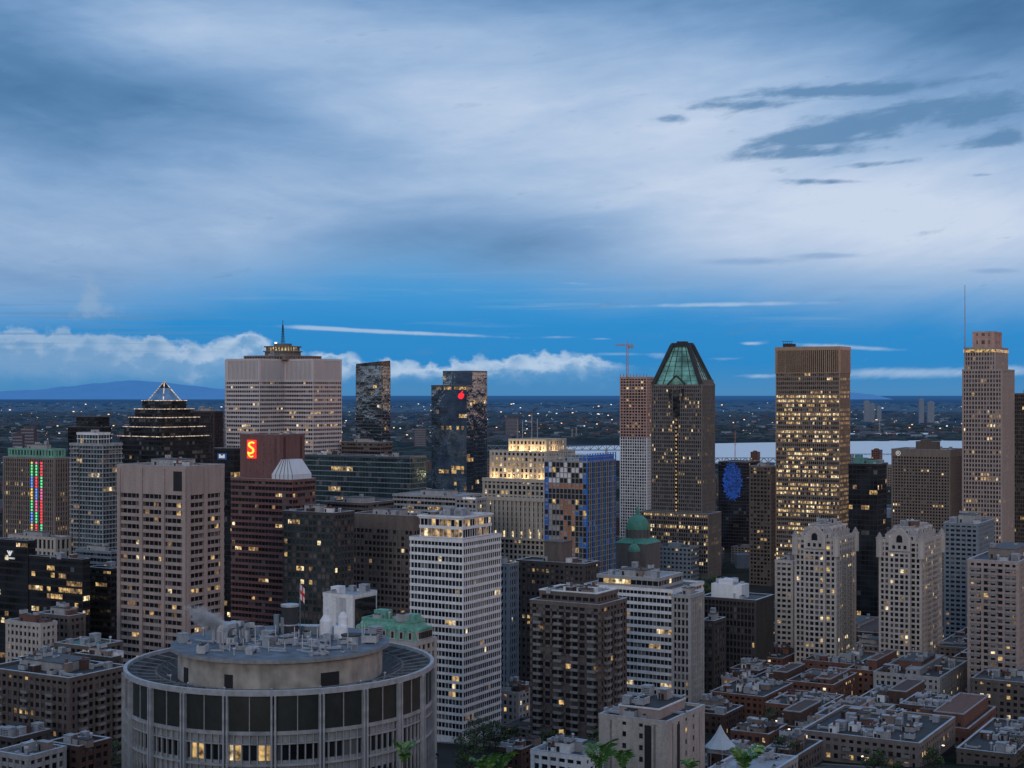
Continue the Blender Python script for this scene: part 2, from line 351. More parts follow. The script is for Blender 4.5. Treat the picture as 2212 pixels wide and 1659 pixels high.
for i in range(7):
    h=zz+2+i*2.2; r=1.7-i*.15; b.beam((-r,0,h),(r,0,h+1),.1); b.beam((0,-r,h),(0,r,h+1),.1); b.beam((-r*1.8,0,h),(r*1.8,0,h),.12)
b.beam((0,0,zz),(0,0,zz+21),.18); b.obj('antenna_mast',[W['roofdark']],B.root)
b=MB(); b.cyl(-3,-6,1.0,1.0,zz,zz+1.2,10); b.cyl(-3,-6,.5,.5,zz-1,zz,8); b.obj('beacon_lamp',[GLOW],B.root)
B.clutter([(-24,-24),(24,-24),(24,24),(-24,24)],z2,8,False,5)
B.finish()
# slim glass tower
B=Bld('office_tower','slim reflective glass tower with slanted dark crown','tower',824,1700)
poly,z=B.mass(769,824,843,790,mat='curtainframe',st=RIB(bay=3,fl=3.6,sh=.55,glass='blue',lit=.015,sd=.4,pw=.12,blind=.08,spm='taupe'),parapet=0)
b=MB(); (x0,y0),(x1,_),(_,y1),_=poly
b.hexa([(x0,y0,z),(x1,y0,z),(x1,y1,z),(x0,y1,z),(x0,y0,z+2.5),(x1,y0,z+5),(x1,y1,z+6),(x0,y1,z+3.5)]); b.obj('slanted_crown',[GL['smoke']],B.root); B.finish()
# granite bank tower
B=Bld('bank_tower','red granite bank tower with glowing red sign and glazed atrium roof','tower',632,930)
poly,z=B.mass(501,632,680,1040,mat='granite',st=RIB(bay=2.6,fl=3.8,sh=1.6,lit=.07,glass='smoke'))
poly2,z2=B.mass(520,606,657,942,Y=945,z0=z,mat='granite',st=GRID(bay=5,fl=5,pw=4.75,sh=4.8,lit=0,sd=.2,pd=.26)); B.clutter(poly2,z2,3,False)
b=MB()
gx0=poly[1][0]-17;gx1=poly[1][0]-1;gy0=1;gy1=20
b.box(gx0,gx1,gy0,gy1,z,z+4); b.prism([(gx0,gy0),(gx1,gy0),(gx1,gy1),(gx0,gy1)],z+4,z+13,0,top=[(gx0+5,gy0+3),(gx1-5,gy0+3),(gx1-5,gy1-3),(gx0+5,gy1-3)])
for i in range(6):
    f=gx0+(gx1-gx0)*i/5; b.beam((f,gy0-.1,z+.2),(f,gy0-.1,z+4),.15,1); b.beam((f,gy0-.1,z+4),(gx0+5+(gx1-gx0-10)*i/5,gy0+2.9,z+13.1),.15,1)
b.obj('atrium_roof',[wallmat('frosted_glass',(.55,.6,.68),.3,.1),W['greystone']],B.root)
sx=poly2[0][0]+ (poly2[1][0]-poly2[0][0])*.3; sy=poly2[0][1]-.5; sz=z2-8.5
b=MB(); b.box(sx-3.6,sx+3.6,sy-.5,sy,sz-5.8,sz+5.8); b.obj('sign_panel',[litmat('red_panel',(1,.03,.02),1.2,False)],B.root)
b=MB()
ctrl=[(2.3,3.9),(.6,4.4),(-1.2,4.0),(-1.9,2.9),(-1.3,1.8),(.2,1.0),(1.5,.2),(1.9,-.9),(1.2,-2.0),(-.4,-2.6),(-2.2,-2.4)]
for (xa,ya),(xb,yb) in zip(ctrl,ctrl[1:]): b.beam((sx+xa,sy-.75,sz+ya),(sx+xb,sy-.75,sz+yb),.5)
for i in range(12):
    a0=math.pi*1.08+i*.155; b.beam((sx+2.7*math.cos(a0),sy-.8,sz-.6+4.2*math.sin(a0)),(sx+2.7*math.cos(a0+.155),sy-.8,sz-.6+4.2*math.sin(a0+.155)),.3)
b.obj('sign_emblem',[YEL],B.root); B.finish()
B=Bld('office_tower','dark blue glass office tower with small telephone company sign','tower',505,1000)
poly,z=B.mass(463,505,525,972,mat='black',st=CUR(glass='smoke',lit=.08)); xs=poly[0][0]+7
b=MB(); b.box(xs-3.8,xs+3.8,-.6,-.3,z-6.5,z-2.3); b.obj('sign_panel',[litmat('navy_sign',(.02,.08,.3),.5,False)],B.root); text(B,'Bell',3.4,(xs,-.75,z-4.4),0,WHT); B.finish()
# beige tower
B=Bld('office_tower','beige precast office tower with wide recessed windows and blank top storeys','tower',402,735)
poly,z=B.mass(257,402,480,1012,mat='beige',st=style(bay=2.9,fl=3.85,pw=.22,sh=1.65,pd=.3,sd=.75,lit=.17,blind=.1,bright=.2,run=.35),cap=13,podium=3)
(x0,y0),(x1,_),(_,y1),_=poly; b=MB()
b.box(x1-7.2,x1-1.4,-1.06,-.5,z-11,z-1.5); b.obj('louvre_recess',[W['black']],B.root)
for f in (0,.335,.665,.97):
    b=MB(); b.box(x0+(x1-x0)*f-.1,x0+(x1-x0)*f+1.9,-1.3,0,0,z-.2); b.obj('pier',[W['beige']],B.root)
for f in (.03,.5,.96):
    b=MB(); b.box(x1-.1,x1+1.3,y0+(y1-y0)*f-.9,y0+(y1-y0)*f+.9,0,z-.25); b.obj('pier',[W['beige']],B.root)
B.clutter(poly,z,10,True,1,bulk=3); B.finish()
B,poly,z=simple('office_building','long dark glass office block with lit floor bands','office building',657,886,920,990,1180,'curtainframe',RIB(glass='green',fl=4,sh=.7,lit=.10,bright=.2,sd=.25,spm='greyblue',blind=.05),8,False,pm='teal',bulk=3)
B,poly,z=simple('office_building','brown stone low tower block with flat penthouse','office building',738,822,846,958,1330,'brown',RIB(lit=.03),4)
B=Bld('office_tower','reflective glass office tower in two slabs with red emblem','tower',1008,1480)
poly,z=B.mass(932,1008,1022,834,mat='curtainframe',st=CUR(bay=3,fl=3.9,sh=.35,pw=.12,glass='blue',lit=.07,bright=.1,run=.9,blind=0))
poly2,z2=B.mass(957,1020,1052,803,Y=1492,mat='curtainframe',st=CUR(bay=3,fl=3.9,sh=.35,pw=.12,glass='blue',lit=.015,blind=0))
b=MB(); x=poly[1][0]-6; 
pts=[(x+3.2*math.cos(t)*(1+.12*math.sin(2*t)),-.9,z-9.5+3*math.sin(t)) for t in [i*math.pi/12 for i in range(24)]]
b.v+=pts+[(p[0],-.3,p[2]) for p in pts]; b.f.append(tuple(range(24))); b.m.append(0)
for i in range(24): b.f.append((i,i+24,(i+1)%24+24,(i+1)%24)); b.m.append(0)
b.beam((x+.4,-.6,z-7),(x+1.6,-.6,z-4.8),.4); b.obj('sign_emblem',[RED],B.root); B.finish()
# --- stepped beaux arts building
B=Bld('office_building','stepped limestone office block with floodlit terraces and columns','office building',1195,1235)
poly,z=B.mass(1045,1195,1262,1040,mat='limestone',st=GRID(bay=4,fl=4.4,pw=1.5,sh=1.5,pd=.8,lit=.12,bright=.4),podium=2)
b=MB(); x0,x1=poly[0][0],poly[1][0]; 
zc0=B.z(1165);zc1=B.z(1085)
b.box(x0-1,x1+1,-2.6,0,zc1,zc1+3); b.box(x0-.8,x1+.8,-2.4,0,zc0-2,zc0)
b.box(x0-.8,x1+.8,-1.6,0,z-1.5,z+1.4)
b.obj('cornice',[W['limestone']],B.root)
nC=16
for i in range(nC):
    c=MB(); c.cyl(x0+2+(x1-x0-4)*i/(nC-1),-1.5,.9,.75,zc0,zc1,10); c.obj('column',[W['limestone']],B.root)
    if i%2==0:
        c=MB(); c.box(x0+2+(x1-x0-4)*(i+.5)/(nC-1)-.5,x0+2+(x1-x0-4)*(i+.5)/(nC-1)+.5,-1.7,-1.0,zc0+.1,zc0+5); c.obj('floodlight',[LT[2]],B.root)
poly2,z2=B.mass(1060,1180,1240,978,Y=1245,z0=z,mat='limestone',st=GRID(bay=4,fl=5,pw=1.8,sh=1.8,pd=.7,lit=.35,bright=.3))
poly3,z3=B.mass(1100,1180,1222,952,Y=1252,z0=z2,mat='limestone',st=GRID(bay=3.4,fl=5,pw=1.5,sh=1.6,lit=.3))
b=MB(); 
for f,h in ((.3,16),(.55,22),(.7,18)): xx=poly3[0][0]+(poly3[1][0]-poly3[0][0])*f; b.beam((xx,poly3[0][1]+4,z3),(xx,poly3[0][1]+4,z3+h),.2)
b.obj('flagpole',[W['metal']],B.root)
def lamp(B,x,y,zz,e,col=(1,.66,.28),r=1.0):
    l=bpy.data.lights.new('floodlight','POINT'); l.energy=e; l.color=col; l.shadow_soft_size=r
    return add('floodlight_lamp',l,B.root,loc=(x,y,zz))
for pl,zz,off in ((poly2,z+2.5,-4),(poly3,z2+2.5,-3.5)):
    for f in (.08,.36,.64,.92): lamp(B,pl[0][0]+(pl[1][0]-pl[0][0])*f,pl[0][1]+off,zz,2400)
    lamp(B,pl[1][0]+3.5,pl[1][1]+12,zz,1800)
B.finish()
# --- construction building
B=Bld('construction_building','unfinished concrete tower with blue membrane, orange panels and open floors','building',1268,1010)
poly,z=B.mass(1177,1268,1329,1000,mat='concrete',st=None,roof='roof')
rr=random.Random(4)
fm=MB(); pn=MB()
x0,x1=poly[0][0],poly[1][0]; y0,y1=poly[0][1],poly[2][1]
nf=int(z/3.5); fh=z/nf
def face(px0,py0,ux,uy,nx_,ny_,L,side):
    n=max(2,round(L/2.9)); bw=L/n
    for j in range(nf):
        fm.obox((px0,py0),(ux,uy),(nx_,ny_),0,L,-.02,.45,j*fh,j*fh+.45,0)
        jr=rr.random()
        for i in range(n):
            r=rr.random(); f=(i+.5)/n; t=j/nf
            if side: m=(1 if (r<.06) else (0 if r<.3 else 6))
            else:
                if f<.12 or (f>.9): m=1 if r<.6 else 0
                elif t>.88: m=0 if r<.5 else 5
                elif t>.8: m=2 if jr<.5 else 0
                elif f<.34: m=4 if (j%2 or r<.3) else 0
                elif f<.74 and t>.45: m=2 if r<.68 else (0 if r<.9 else 7)
                else: m=6 if r<.5 else (0 if r<.8 else 1)
                if r>.975: m=3
            a0=i*bw+.22;a1=(i+1)*bw-.22
            lo=j*fh+.5; hi=(j+1)*fh-.05
            if m in(1,2,4) and rr.random()<.4: hi=lo+(hi-lo)*rr.uniform(.4,.8)
            pn.obox((px0,py0),(ux,uy),(nx_,ny_),a0,a1,.0,.12,lo,hi,m)
    for i in range(n+1):
        blue=(side and i%3==0) or (not side and i in(0,1,n))
        fm.obox((px0,py0),(ux,uy),(nx_,ny_),max(0,i*bw-.2),min(L,i*bw+.2),-.02,.6,0,z,1 if blue else 0)
face(x0,y0,1,0,0,-1,x1-x0,False); face(x1,y0,0,1,1,0,y1-y0,True)
fm.obj('structural_frame',[wallmat('raw_concrete',(.24,.24,.255),.85,.3),W['bluewrap']],B.root)
pn.obj('infill_panel',[W['black'],W['bluewrap'],W['orange'],LT[1],W['concrete'],W['white'],GL['green'],W['pinkconcrete']],B.root)
b=MB()
for zz in (z,z+2.4,z+4.8): 
    b.beam((x0,y0-.3,zz+1),(x1,y0-.3,zz+1),.16); b.beam((x1+.3,y0,zz+1),(x1+.3,y1,zz+1),.16)
for i in range(12):
    f=i/11; b.beam((x0+(x1-x0)*f,y0-.3,z),(x0+(x1-x0)*f,y0-.3,z+6),.15); b.beam((x1+.3,y0+(y1-y0)*f,z),(x1+.3,y0+(y1-y0)*f,z+6),.3,1)
b.box(x1-6,x1,y0+2,y1-2,z,z+4.5,1)
b.obj('scaffold',[W['metal'],W['bluewrap']],B.root); B.clutter(poly,z,6,True,2,pm='rooflight'); B.finish()
# --- concrete tower under construction
B=Bld('construction_tower','pinkish concrete tower under construction with netted lower floors','tower',1397,1660)
poly,z=B.mass(1340,1397,1414,945,mat='white',st=GRID(bay=2.8,fl=3.2,pw=.7,sh=.8,lit=0,glass='dark',blind=.3),parapet=0,roof=None)
z2=B.z(817); B.vol(poly,z,z2,'pinkconcrete',GRID(bay=3.6,fl=3.3,pw=.9,sh=1.1,lit=.22,bright=.4,run=.1),parapet=1.5)
b=MB(); 
for i in range(9): xx=poly[0][0]+(poly[1][0]-poly[0][0])*i/8; b.beam((xx,poly[0][1],z2),(xx,poly[0][1],z2+5),.3)
b.obj('formwork_posts',[W['steelred']],B.root); B.finish()
def crane(xpx,Y,ybase,ytop,jl,jr,label):
    X=PX(xpx,Y); zb=PZ(ybase,Y); zt=PZ(ytop,Y); root=add('tower_crane',None,None,loc=(X,Y,zb),label=label,category='crane')
    H=zt-zb; b=MB()
    for sx in(-1,1):
        for sy in (-1,1): b.beam((sx,sy,0),(sx,sy,H),.22)
    n=int(H/3)
    for i in range(n):
        a,c=i*H/n,(i+1)*H/n; b.beam((-1,-1,a),(1,-1,c),.12); b.beam((1,-1,a),(1,1,c),.12); b.beam((-1,-1,c),(1,-1,c),.12)
    b.obj('mast',[W['steelred']],root)
    b=MB()
    for zz,yy in((H,-.8),(H,.8),(H+1.8,0)): b.beam((-jl,yy,zz),(jr,yy,zz),.2)
    m=int((jl+jr)/2.2)
    for i in range(m): 
        xx=-jl+(jl+jr)*i/m; b.beam((xx,-.8,H),(xx+1.1,0,H+1.8),.12); b.beam((xx+1.1,0,H+1.8),(xx+2.2,-.8,H),.12)
    b.obj('jib',[W['steelred']],root)
    b=MB(); b.box(1,3,-1.2,1.2,H-2.6,H-.2); b.box(jr-3,jr-.5,-1,1,H-3,H,1); b.beam((0,0,H+1.8),(0,0,H+5),.3); b.beam((0,0,H+5),(-jl*.7,0,H+1.8),.09); b.beam((0,0,H+5),(jr*.8,0,H+1.8),.09); b.obj('operator_cab',[W['orange'],W['concrete']],root)
crane(1355,1670,817,747,13,7,'red tower crane rising above the concrete tower')
# --- pitched glass roof tower
B=Bld('office_tower','dark granite skyscraper with green pitched glass roof and dark frame','tower',1516,1500)
poly,z=B.mass(1408,1516,1543,833,mat='greystone',st=VERT(bay=2.2,fl=3.9,pw=.8,sh=1.4,pd=.6,lit=.17,bright=.1,run=.3),parapet=1.2,roof='roofdark')
(x0,y0),(x1,_),(_,y1),_=poly; w=x1-x0; d=y1-y0
zt=B.z(744)
ins=offset(poly,-1.0)
top=[(x0+w*.34,y0+d*.3),(x1-w*.34,y0+d*.3),(x1-w*.34,y0+d*.6),(x0+w*.34,y0+d*.6)]
b=MB(); b.prism(ins,z,zt,0,top=top); b.obj('pitched_roof',[GL['teal']],B.root)
b=MB()
for i in range(4):
    a_=ins[i];t_=top[i]; n_=ins[(i+1)%4];u_=top[(i+1)%4]
    b.beam((*a_,z),(*t_,zt),1.9,0)
    b.beam((*t_,zt),(*u_,zt),1.5,0)
    for f in (.2,.4,.6,.8):
        pa=(a_[0]+(n_[0]-a_[0])*f,a_[1]+(n_[1]-a_[1])*f,z); pb=(t_[0]+(u_[0]-t_[0])*f,t_[1]+(u_[1]-t_[1])*f,zt); b.beam(pa,pb,.3,1)
    for g_ in (.12,.24,.36,.48,.6,.72,.84,.94):
        pa=tuple(a_[k]+(t_[k]-a_[k])*g_ for k in(0,1)); pb=tuple(n_[k]+(u_[k]-n_[k])*g_ for k in(0,1)); zz=z+(zt-z)*g_; b.beam((*pa,zz),(*pb,zz),.16,1)
b.box(top[0][0]-1,top[1][0]+1,top[0][1]-1,top[2][1]+1,zt,zt+2.2,0); b.box(top[0][0]+4,top[1][0]-4,top[0][1]+1,top[2][1]-1,zt+2.2,zt+3.8,0)
b.obj('roof_frame',[W['roofdark'],W['black']],B.root)
b=MB(); b.box(x1-6,x1+.5,y0+3,y1-3,z,z+6); b.box(x0-.5,x0+6,y0+3,y1-3,z,z+4); b.obj('shoulder',[W['greystone']],B.root)
b=MB(); xm=x0+w*.5; zr=B.z(900)
b.box(xm-3.6,xm+3.6,-1.1,-.5,zr,z-4); b.box(xm-8,xm-5.6,-1.1,-.5,z-16,z-3); b.box(xm+5.6,xm+8,-1.1,-.5,z-16,z-3)
b.box(xm-1.5,xm+1.5,-1.0,-.4,2,zr-.1); b.obj('central_recess',[GL['smoke']],B.root)
b=MB(); b.v+=[(xm-9.5,y0-.9,z+1.2),(xm+9.5,y0-.9,z+1.2),(xm,y0-.9,z+10),(xm-9.5,y0+1.2,z+1.2),(xm+9.5,y0+1.2,z+1.2),(xm,y0+5.5,z+10)]; b.f+=[(0,1,2),(0,2,5,3),(1,4,5,2)]; b.m+=[1,0,0]; b.beam((xm-9.5,y0-1,z+1.2),(xm,y0-1,z+10),.6,2); b.beam((xm+9.5,y0-1,z+1.2),(xm,y0-1,z+10),.6,2); b.obj('gable',[GL['teal'],GL['teal'],W['roofdark']],B.root)
b=MB(); zz=8
while zz<zr-3: b.box(xm-.8,xm+.8,-1.2,-1.05,zz,zz+1.8); zz+=3.9
b.obj('light_strip',[LT[1]],B.root)
poly4,z4=B.mass(1386,1530,1556,1112,Y=1478,mat='greystone',st=VERT(bay=2.4,fl=3.9,lit=.3,bright=.2),parapet=1)
B.finish()
# --- bronze lit office tower
B=Bld('office_tower','brown metal-clad office tower with bright lit floors and ribbed crown','tower',1813,1350)
poly,z=B.mass(1677,1813,1835,806,mat='bronze',st=RIB(bay=1.9,fl=3.95,sh=1.75,sd=.35,pd=.5,pw=.35,lit=.78,bright=.4,run=.85,glass='smoke',spm='greystone'),roof=None,parapet=0)
z2=B.z(752); B.vol(poly,z,z2,'bronze',VERT(bay=1.9,fl=22,sh=.8,pw=.75,pd=.9,lit=0,glass='dark'),parapet=1.6,capmat='bronze',cap=1.5)
b=MB(); b.box(poly[0][0]+4,poly[0][0]+12,6,18,z2,z2+5); 
for i in range(5): b.beam((poly[0][0]+4+i*2,7,z2+5),(poly[0][0]+4+i*2,7,z2+7),.12)
b.beam((poly[0][0]+3,7,z2+7),(poly[0][0]+13,7,z2+7),.2); b.obj('penthouse',[W['roofdark']],B.root); B.finish()
simple('office_tower','plain brown brick slab tower','tower',1620,1665,1680,1010,1420,'brown',GRID(lit=.03),4)
B,poly,z=simple('office_tower','black glass tower with green copper roof boxes','tower',1833,1896,1915,1005,1130,'black',CUR(glass='smoke',lit=.05,pw=.3),3,False)
b=MB(); (x0,y0),(x1,_),(_,y1),_=poly; b.box(x0+3,x0+11,3,12,z,z+5); b.box(x0+12,x1-2,4,10,z,z+3.4); b.box(x0+1,x0+6,12.2,16,z,z+7); B.part('penthouse',b,'teal')
B=Bld('hotel_tower','brown concrete hotel tower with many small windows and round sign','hotel',2052,1400)
poly,z=B.mass(1927,2052,2077,974,mat='taupe',st=GRID(bay=2.7,fl=2.95,pw=1.05,sh=1.2,pd=.5,lit=.05,blind=.05),cap=6)
b=MB(); (x0,y0),(x1,_),(_,y1),_=poly
po=[(x0+6+2.2*math.cos(t*math.pi/10),z-3+2.2*math.sin(t*math.pi/10)) for t in range(20)]; pi=[(x0+6+1.8*math.cos(t*math.pi/10),z-3+1.8*math.sin(t*math.pi/10)) for t in range(20)]
for t in range(20): u_=(t+1)%20; b.quad((po[t][0],-1,po[t][1]),(po[u_][0],-1,po[u_][1]),(pi[u_][0],-1,pi[u_][1]),(pi[t][0],-1,pi[t][1]))
b.obj('sign_ring',[WHT],B.root)
text(B,'H',2.4,(x0+6,-1.15,z-3),0,WHT)
b=MB(); b.box(x0+20,x1-14,8,20,z,z+8); b.box(x0+24,x1-22,9,18,z+8,z+10); B.part('penthouse',b,'brown'); B.clutter(poly,z,8,False,9); B.finish()
# --- beige tall tower with antenna
B=Bld('office_tower','tall beige granite skyscraper with stepped lit crown and thin spire','tower',2164,1330)
gst=lambda l:VERT(bay=2.5,fl=3.9,pw=1.0,sh=1.4,pd=.6,lit=l,bright=.25)
poly,z=B.mass(2080,2164,2190,800,mat='beige',st=gst(.2))
poly2,z2=B.mass(2084,2150,2176,752,Y=1338,z0=z,mat='beige',st=gst(.12))
b=MB(); b.ring(offset(poly2,1.0),offset(poly2,.8),z2-3.5,z2-1); b.obj('crown_light',[LT[1]],B.root)
poly3,z3=B.mass(2102,2146,2163,718,Y=1346,z0=z2,mat='pinkconcrete',st=GRID(bay=6,fl=6,pw=3,sh=4,lit=.0,glass='warm'))
(x0,y0)=poly[0]; zA=B.z(612); b=MB(); b.beam((x0+1.5,1,z-60),(x0+1.5,1,z+10),.55); b.beam((x0+1.5,1,z+10),(x0+1.5,1,zA),.45,0,.2)
b.obj('spire',[W['concrete']],B.root); B.finish()
simple('office_tower','dark slab office tower with sparse lit windows','tower',2187,2260,2290,852,1380,'brown',VERT(lit=.04),2,True,34,30)
# --- blue LED facade building
B=Bld('arena_building','low dark building with round blue illuminated lattice facade','building',1612,1750)
poly,z=B.mass(1552,1612,1640,1000,mat='darkpurple',st=CUR(glass='smoke',lit=.02))
b=MB(); x0=poly[0][0]
for j in range(34):
    for i in range(26):
        dx=(i-12.5)/13;dz=(j-16.5)/17; r=dx*dx+dz*dz+.12*math.sin(i*1.9)+.1*math.sin(j*1.3)
        if r<.95 and (i+j)%2==0: b.box(x0+5+i*.95,x0+5.8+i*.95,-.6,-.4,z-44+j*1.3,z-43.1+j*1.3)
b.obj('light_facade',[BLU],B.root); B.finish()
B=Bld('office_building','dark glass block edged with blue light panels','office building',1660,1700)
poly,z=B.mass(1612,1655,1680,1035,mat='darkpurple',st=CUR(glass='smoke',lit=.05)); B.finish()
# --- two chateau style apartment towers
def chateau(xl,xc,xr,yt,Y):
    B=Bld('apartment_tower','cream chateau-style apartment tower with arched gable top and corner turrets','tower',xc,Y,group='matching cream gabled apartment towers')
    st=GRID(bay=3,fl=3.1,pw=.95,sh=1.1,pd=.35,lit=.16,bright=.3,blind=.25)
    poly,z=B.mass(xl,xc,xr,yt+8,mat='cream',st=st,parapet=1.2)
    (x0,y0),(x1,_),(_,y1),_=poly; w=x1-x0; d=y1-y0
    bay=[(x0+w*.25,y0-1.8),(x0+w*.75,y0-1.8),(x0+w*.75,y0+d*.3),(x0+w*.25,y0+d*.3)]
    B.vol(bay,-8,z-6,'cream',st,parapet=.3)
    bay2=[(x0+w*.15,y0+1.5),(x0+w*.85,y0+1.5),(x0+w*.85,y1-2),(x0+w*.15,y1-2)]
    B.vol(bay2,z,z+3.6,'cream',GRID(bay=3,fl=3.6,pw=1.4,sh=1.2,lit=.1),parapet=.3)
    b=MB(); i1=offset(bay2,.3); i2=offset(bay2,-3.2); b.prism(i1,z+4.1,z+8,0,top=i2); b.ring(offset(i2,.2),offset(i2,-.4),z+8,z+8.5,1)
    b.obj('pitched_roof',[wallmat('pale_shingle',(.27,.25,.25),.8,.3),W['cream']],B.root)
    for fx in (.3,.7):
        b=MB(); xx=i1[0][0]+(i1[1][0]-i1[0][0])*fx; yy=i1[0][1]; b.box(xx-.9,xx+.9,yy+.1,yy+2.5,z+4.2,z+6.2); b.prism([(xx-1.1,yy),(xx+1.1,yy),(xx+1.1,yy+2.6),(xx-1.1,yy+2.6)],z+6.2,z+7.4,0,top=[(xx-.1,yy),(xx+.1,yy),(xx+.1,yy+2.6),(xx-.1,yy+2.6)]); b.box(xx-.5,xx+.5,yy+.04,yy+.09,z+4.5,z+6,1); b.obj('dormer',[W['cream'],W['black']],B.root)
    for fy in (.15,.38,.62,.85):
        b=MB(); xx=i1[1][0]; yy=i1[1][1]+(i1[2][1]-i1[1][1])*fy; b.box(xx-2.5,xx-.1,yy-.9,yy+.9,z+4.2,z+6.2); b.prism([(xx-2.6,yy-1.1),(xx,yy-1.1),(xx,yy+1.1),(xx-2.6,yy+1.1)],z+6.2,z+7.4,0,top=[(xx-2.6,yy-.1),(xx,yy-.1),(xx,yy+.1),(xx-2.6,yy+.1)]); b.box(xx-.09,xx-.04,yy-.5,yy+.5,z+4.5,z+6,1); b.obj('dormer',[W['cream'],W['black']],B.root)
    b=MB(); xa,xb=x0+w*.24,x0+w*.76; xm=(xa+xb)/2
    pts=[(xa,z-5),(xb,z-5),(xb,z+2)]+[(xb-(xb-xa)*t,z+2+6*(1-abs(2*t-1)**1.25)) for t in (.12,.25,.38,.5,.62,.75,.88)]+[(xa,z+2)]
    n=len(pts); b.v+=[(p[0],y0-1.9,p[1]) for p in pts]+[(p[0],y0+1.2,p[1]) for p in pts]; b.f.append(tuple(range(n))); b.m.append(0); b.f.append(tuple(range(2*n-1,n-1,-1))); b.m.append(0)
    for i in range(n): b.f.append((i,i+n,(i+1)%n+n,(i+1)%n)); b.m.append(0)
    b.obj('gable',[W['cream']],B.root)
    b=MB(); pts=[(xm+1.7*math.cos(t),z+2+2.0*math.sin(t)) for t in [i*math.pi/10 for i in range(11)]]+[(xm-1.7,z-.2),(xm+1.7,z-.2)]
    b.v+=[(p[0],y0-1.96,p[1]) for p in pts]; b.f.append(tuple(range(len(pts)))); b.m.append(0)
    for xx in (xm-3.2,xm,xm+3.2): b.box(xx-.8,xx+.8,y0-1.97,y0-1.93,z-3.8,z-1.8)
    b.obj('arched_window',[GL['dark']],B.root)
    for cx_,cy_ in ((x0,y0),(x1,y0),(x1,y1)):
        b=MB(); b.cyl(cx_,cy_,2.0,2.0,z-9,z+1.6,8); b.cyl(cx_,cy_,2.3,2.3,z+1.6,z+2.0,8); b.cyl(cx_,cy_,1.9,.3,z+2.0,z+5,8,1); b.obj('turret',[W['cream'],wallmat('pale_shingle',(.27,.25,.25),.8,.3)],B.root)
    balconies(B,poly,10,z-6,3.1,[.3,.6],'side','cream',1.3,3.6)
    B.clutter(i2,z+8.1,4,False,3,bulk=1); B.finish()
chateau(1718,1806,1848,1160,860); chateau(1900,1990,2034,1165,850)
simple('apartment_tower','grey concrete slab apartment tower','tower',2040,2112,2146,1135,960,'greyblue',GRID(lit=.06,fl=3,bay=3.4),7,ph=5)
B,poly,z=simple('apartment_tower','cream apartment building with stacked balconies','apartment building',2092,2200,2260,1218,760,'beige',GRID(fl=3.1,bay=3.6,lit=.12,pw=1.3,sh=1.2),6,True,pm='taupe',ph=5,bulk=3)
balconies(B,poly,6,z-2,3.1,[.15,.5,.85],'front','concrete',1.6,4.6)
simple('apartment_building','narrow cream brick apartment building','apartment building',1676,1712,1735,1215,900,'cream',GRID(lit=.1,fl=3.1),3)
simple('office_tower','dark grey-green office tower with grid windows','tower',613,722,764,1112,830,'darkbrown',GRID(bay=3,fl=3.6,pw=.5,sh=1.2,pd=.3,glass='green',lit=.07,blind=.3,run=.3),6,ph=4,bulk=2)
simple('office_tower','brown concrete office tower with regular square windows','tower',762,893,930,1118,905,'brown',GRID(bay=3,fl=3.6,pw=.8,sh=1.4,lit=.06,blind=.4,run=.2),6,cap=8,bulk=2)
simple('office_building','low brown office block with flat roof','office building',700,790,850,1090,1010,'brown',RIB(lit=.03),5)
simple('office_building','pale low block with wide light roof','office building',850,985,1040,1075,1110,'concrete',RIB(lit=.12),7,roof='rooflight')
B,poly,z=simple('hotel_building','white low hotel with illuminated name on its roof edge','hotel',985,1030,1050,1080,1090,'concrete',GRID(lit=.2),2,False)
text(B,'LE GERMAIN',1.9,(poly[1][0]-6,-.9,z+1.0),0,WHT)
# --- white tower
B=Bld('office_tower','white gridded office tower with setback penthouse floors and flat roof','tower',1000,655)
poly,z=B.mass(888,1000,1080,1170,mat='white',st=style(bay=1.75,fl=3.35,pw=.24,sh=1.2,pd=.3,sd=.5,lit=.08,blind=.14,run=.3,bright=.3),podium=3,roof='rooflight')
(x0,y0),(x1,_),(_,y1),_=poly
p2=[(x0+3,y0+3),(x1-2,y0+3),(x1-2,y1-5),(x0+3,y1-5)]
z2=z+9.5; B.vol(p2,z,z2,'white',RIB(bay=2,fl=4.5,sh=1.3,lit=.5,bright=.05),roof='rooflight')
b=MB(); b.ring(offset(p2,1.2),offset(p2,-.3),z2+.2,z2+.8); B.part('cornice',b,'white')
B.clutter(p2,z2,8,False,4,bulk=2); B.finish()
simple('office_tower','blue-grey office tower with narrow windows','tower',1040,1098,1118,1222,760,'greyblue',GRID(lit=.02,bay=2.4),3)
B,poly,z=simple('apartment_tower','dark brown concrete apartment block with square penthouse','tower',1117,1262,1292,1222,800,'darkbrown',GRID(fl=3.1,bay=3,pw=1.2,lit=.04,blind=.3),5,False,bulk=3)
b=MB(); (x0,y0),(x1,_),(_,y1),_=poly; b.box(x0+15,x0+26,3,14,z,z+11); b.box(x0+14.6,x0+26.4,2.6,14.4,z+11,z+11.6); B.part('penthouse',b,'brown')
B=Bld('apartment_tower','dark brown apartment tower with stacked concrete balconies and white-edged roof','tower',1296,600)
poly,z=B.mass(1147,1296,1352,1312,mat='brown',st=GRID(bay=3,fl=2.95,pw=.8,sh=1.0,pd=.3,lit=.08,blind=.3,bright=.2,run=.25),roof='roof')
balconies(B,poly,3,z-2,2.95,[.12,.42,.66,.9],'front','taupe',1.5,3.4); balconies(B,poly,3,z-2,2.95,[.2,.6],'side','taupe',1.5,3.4)
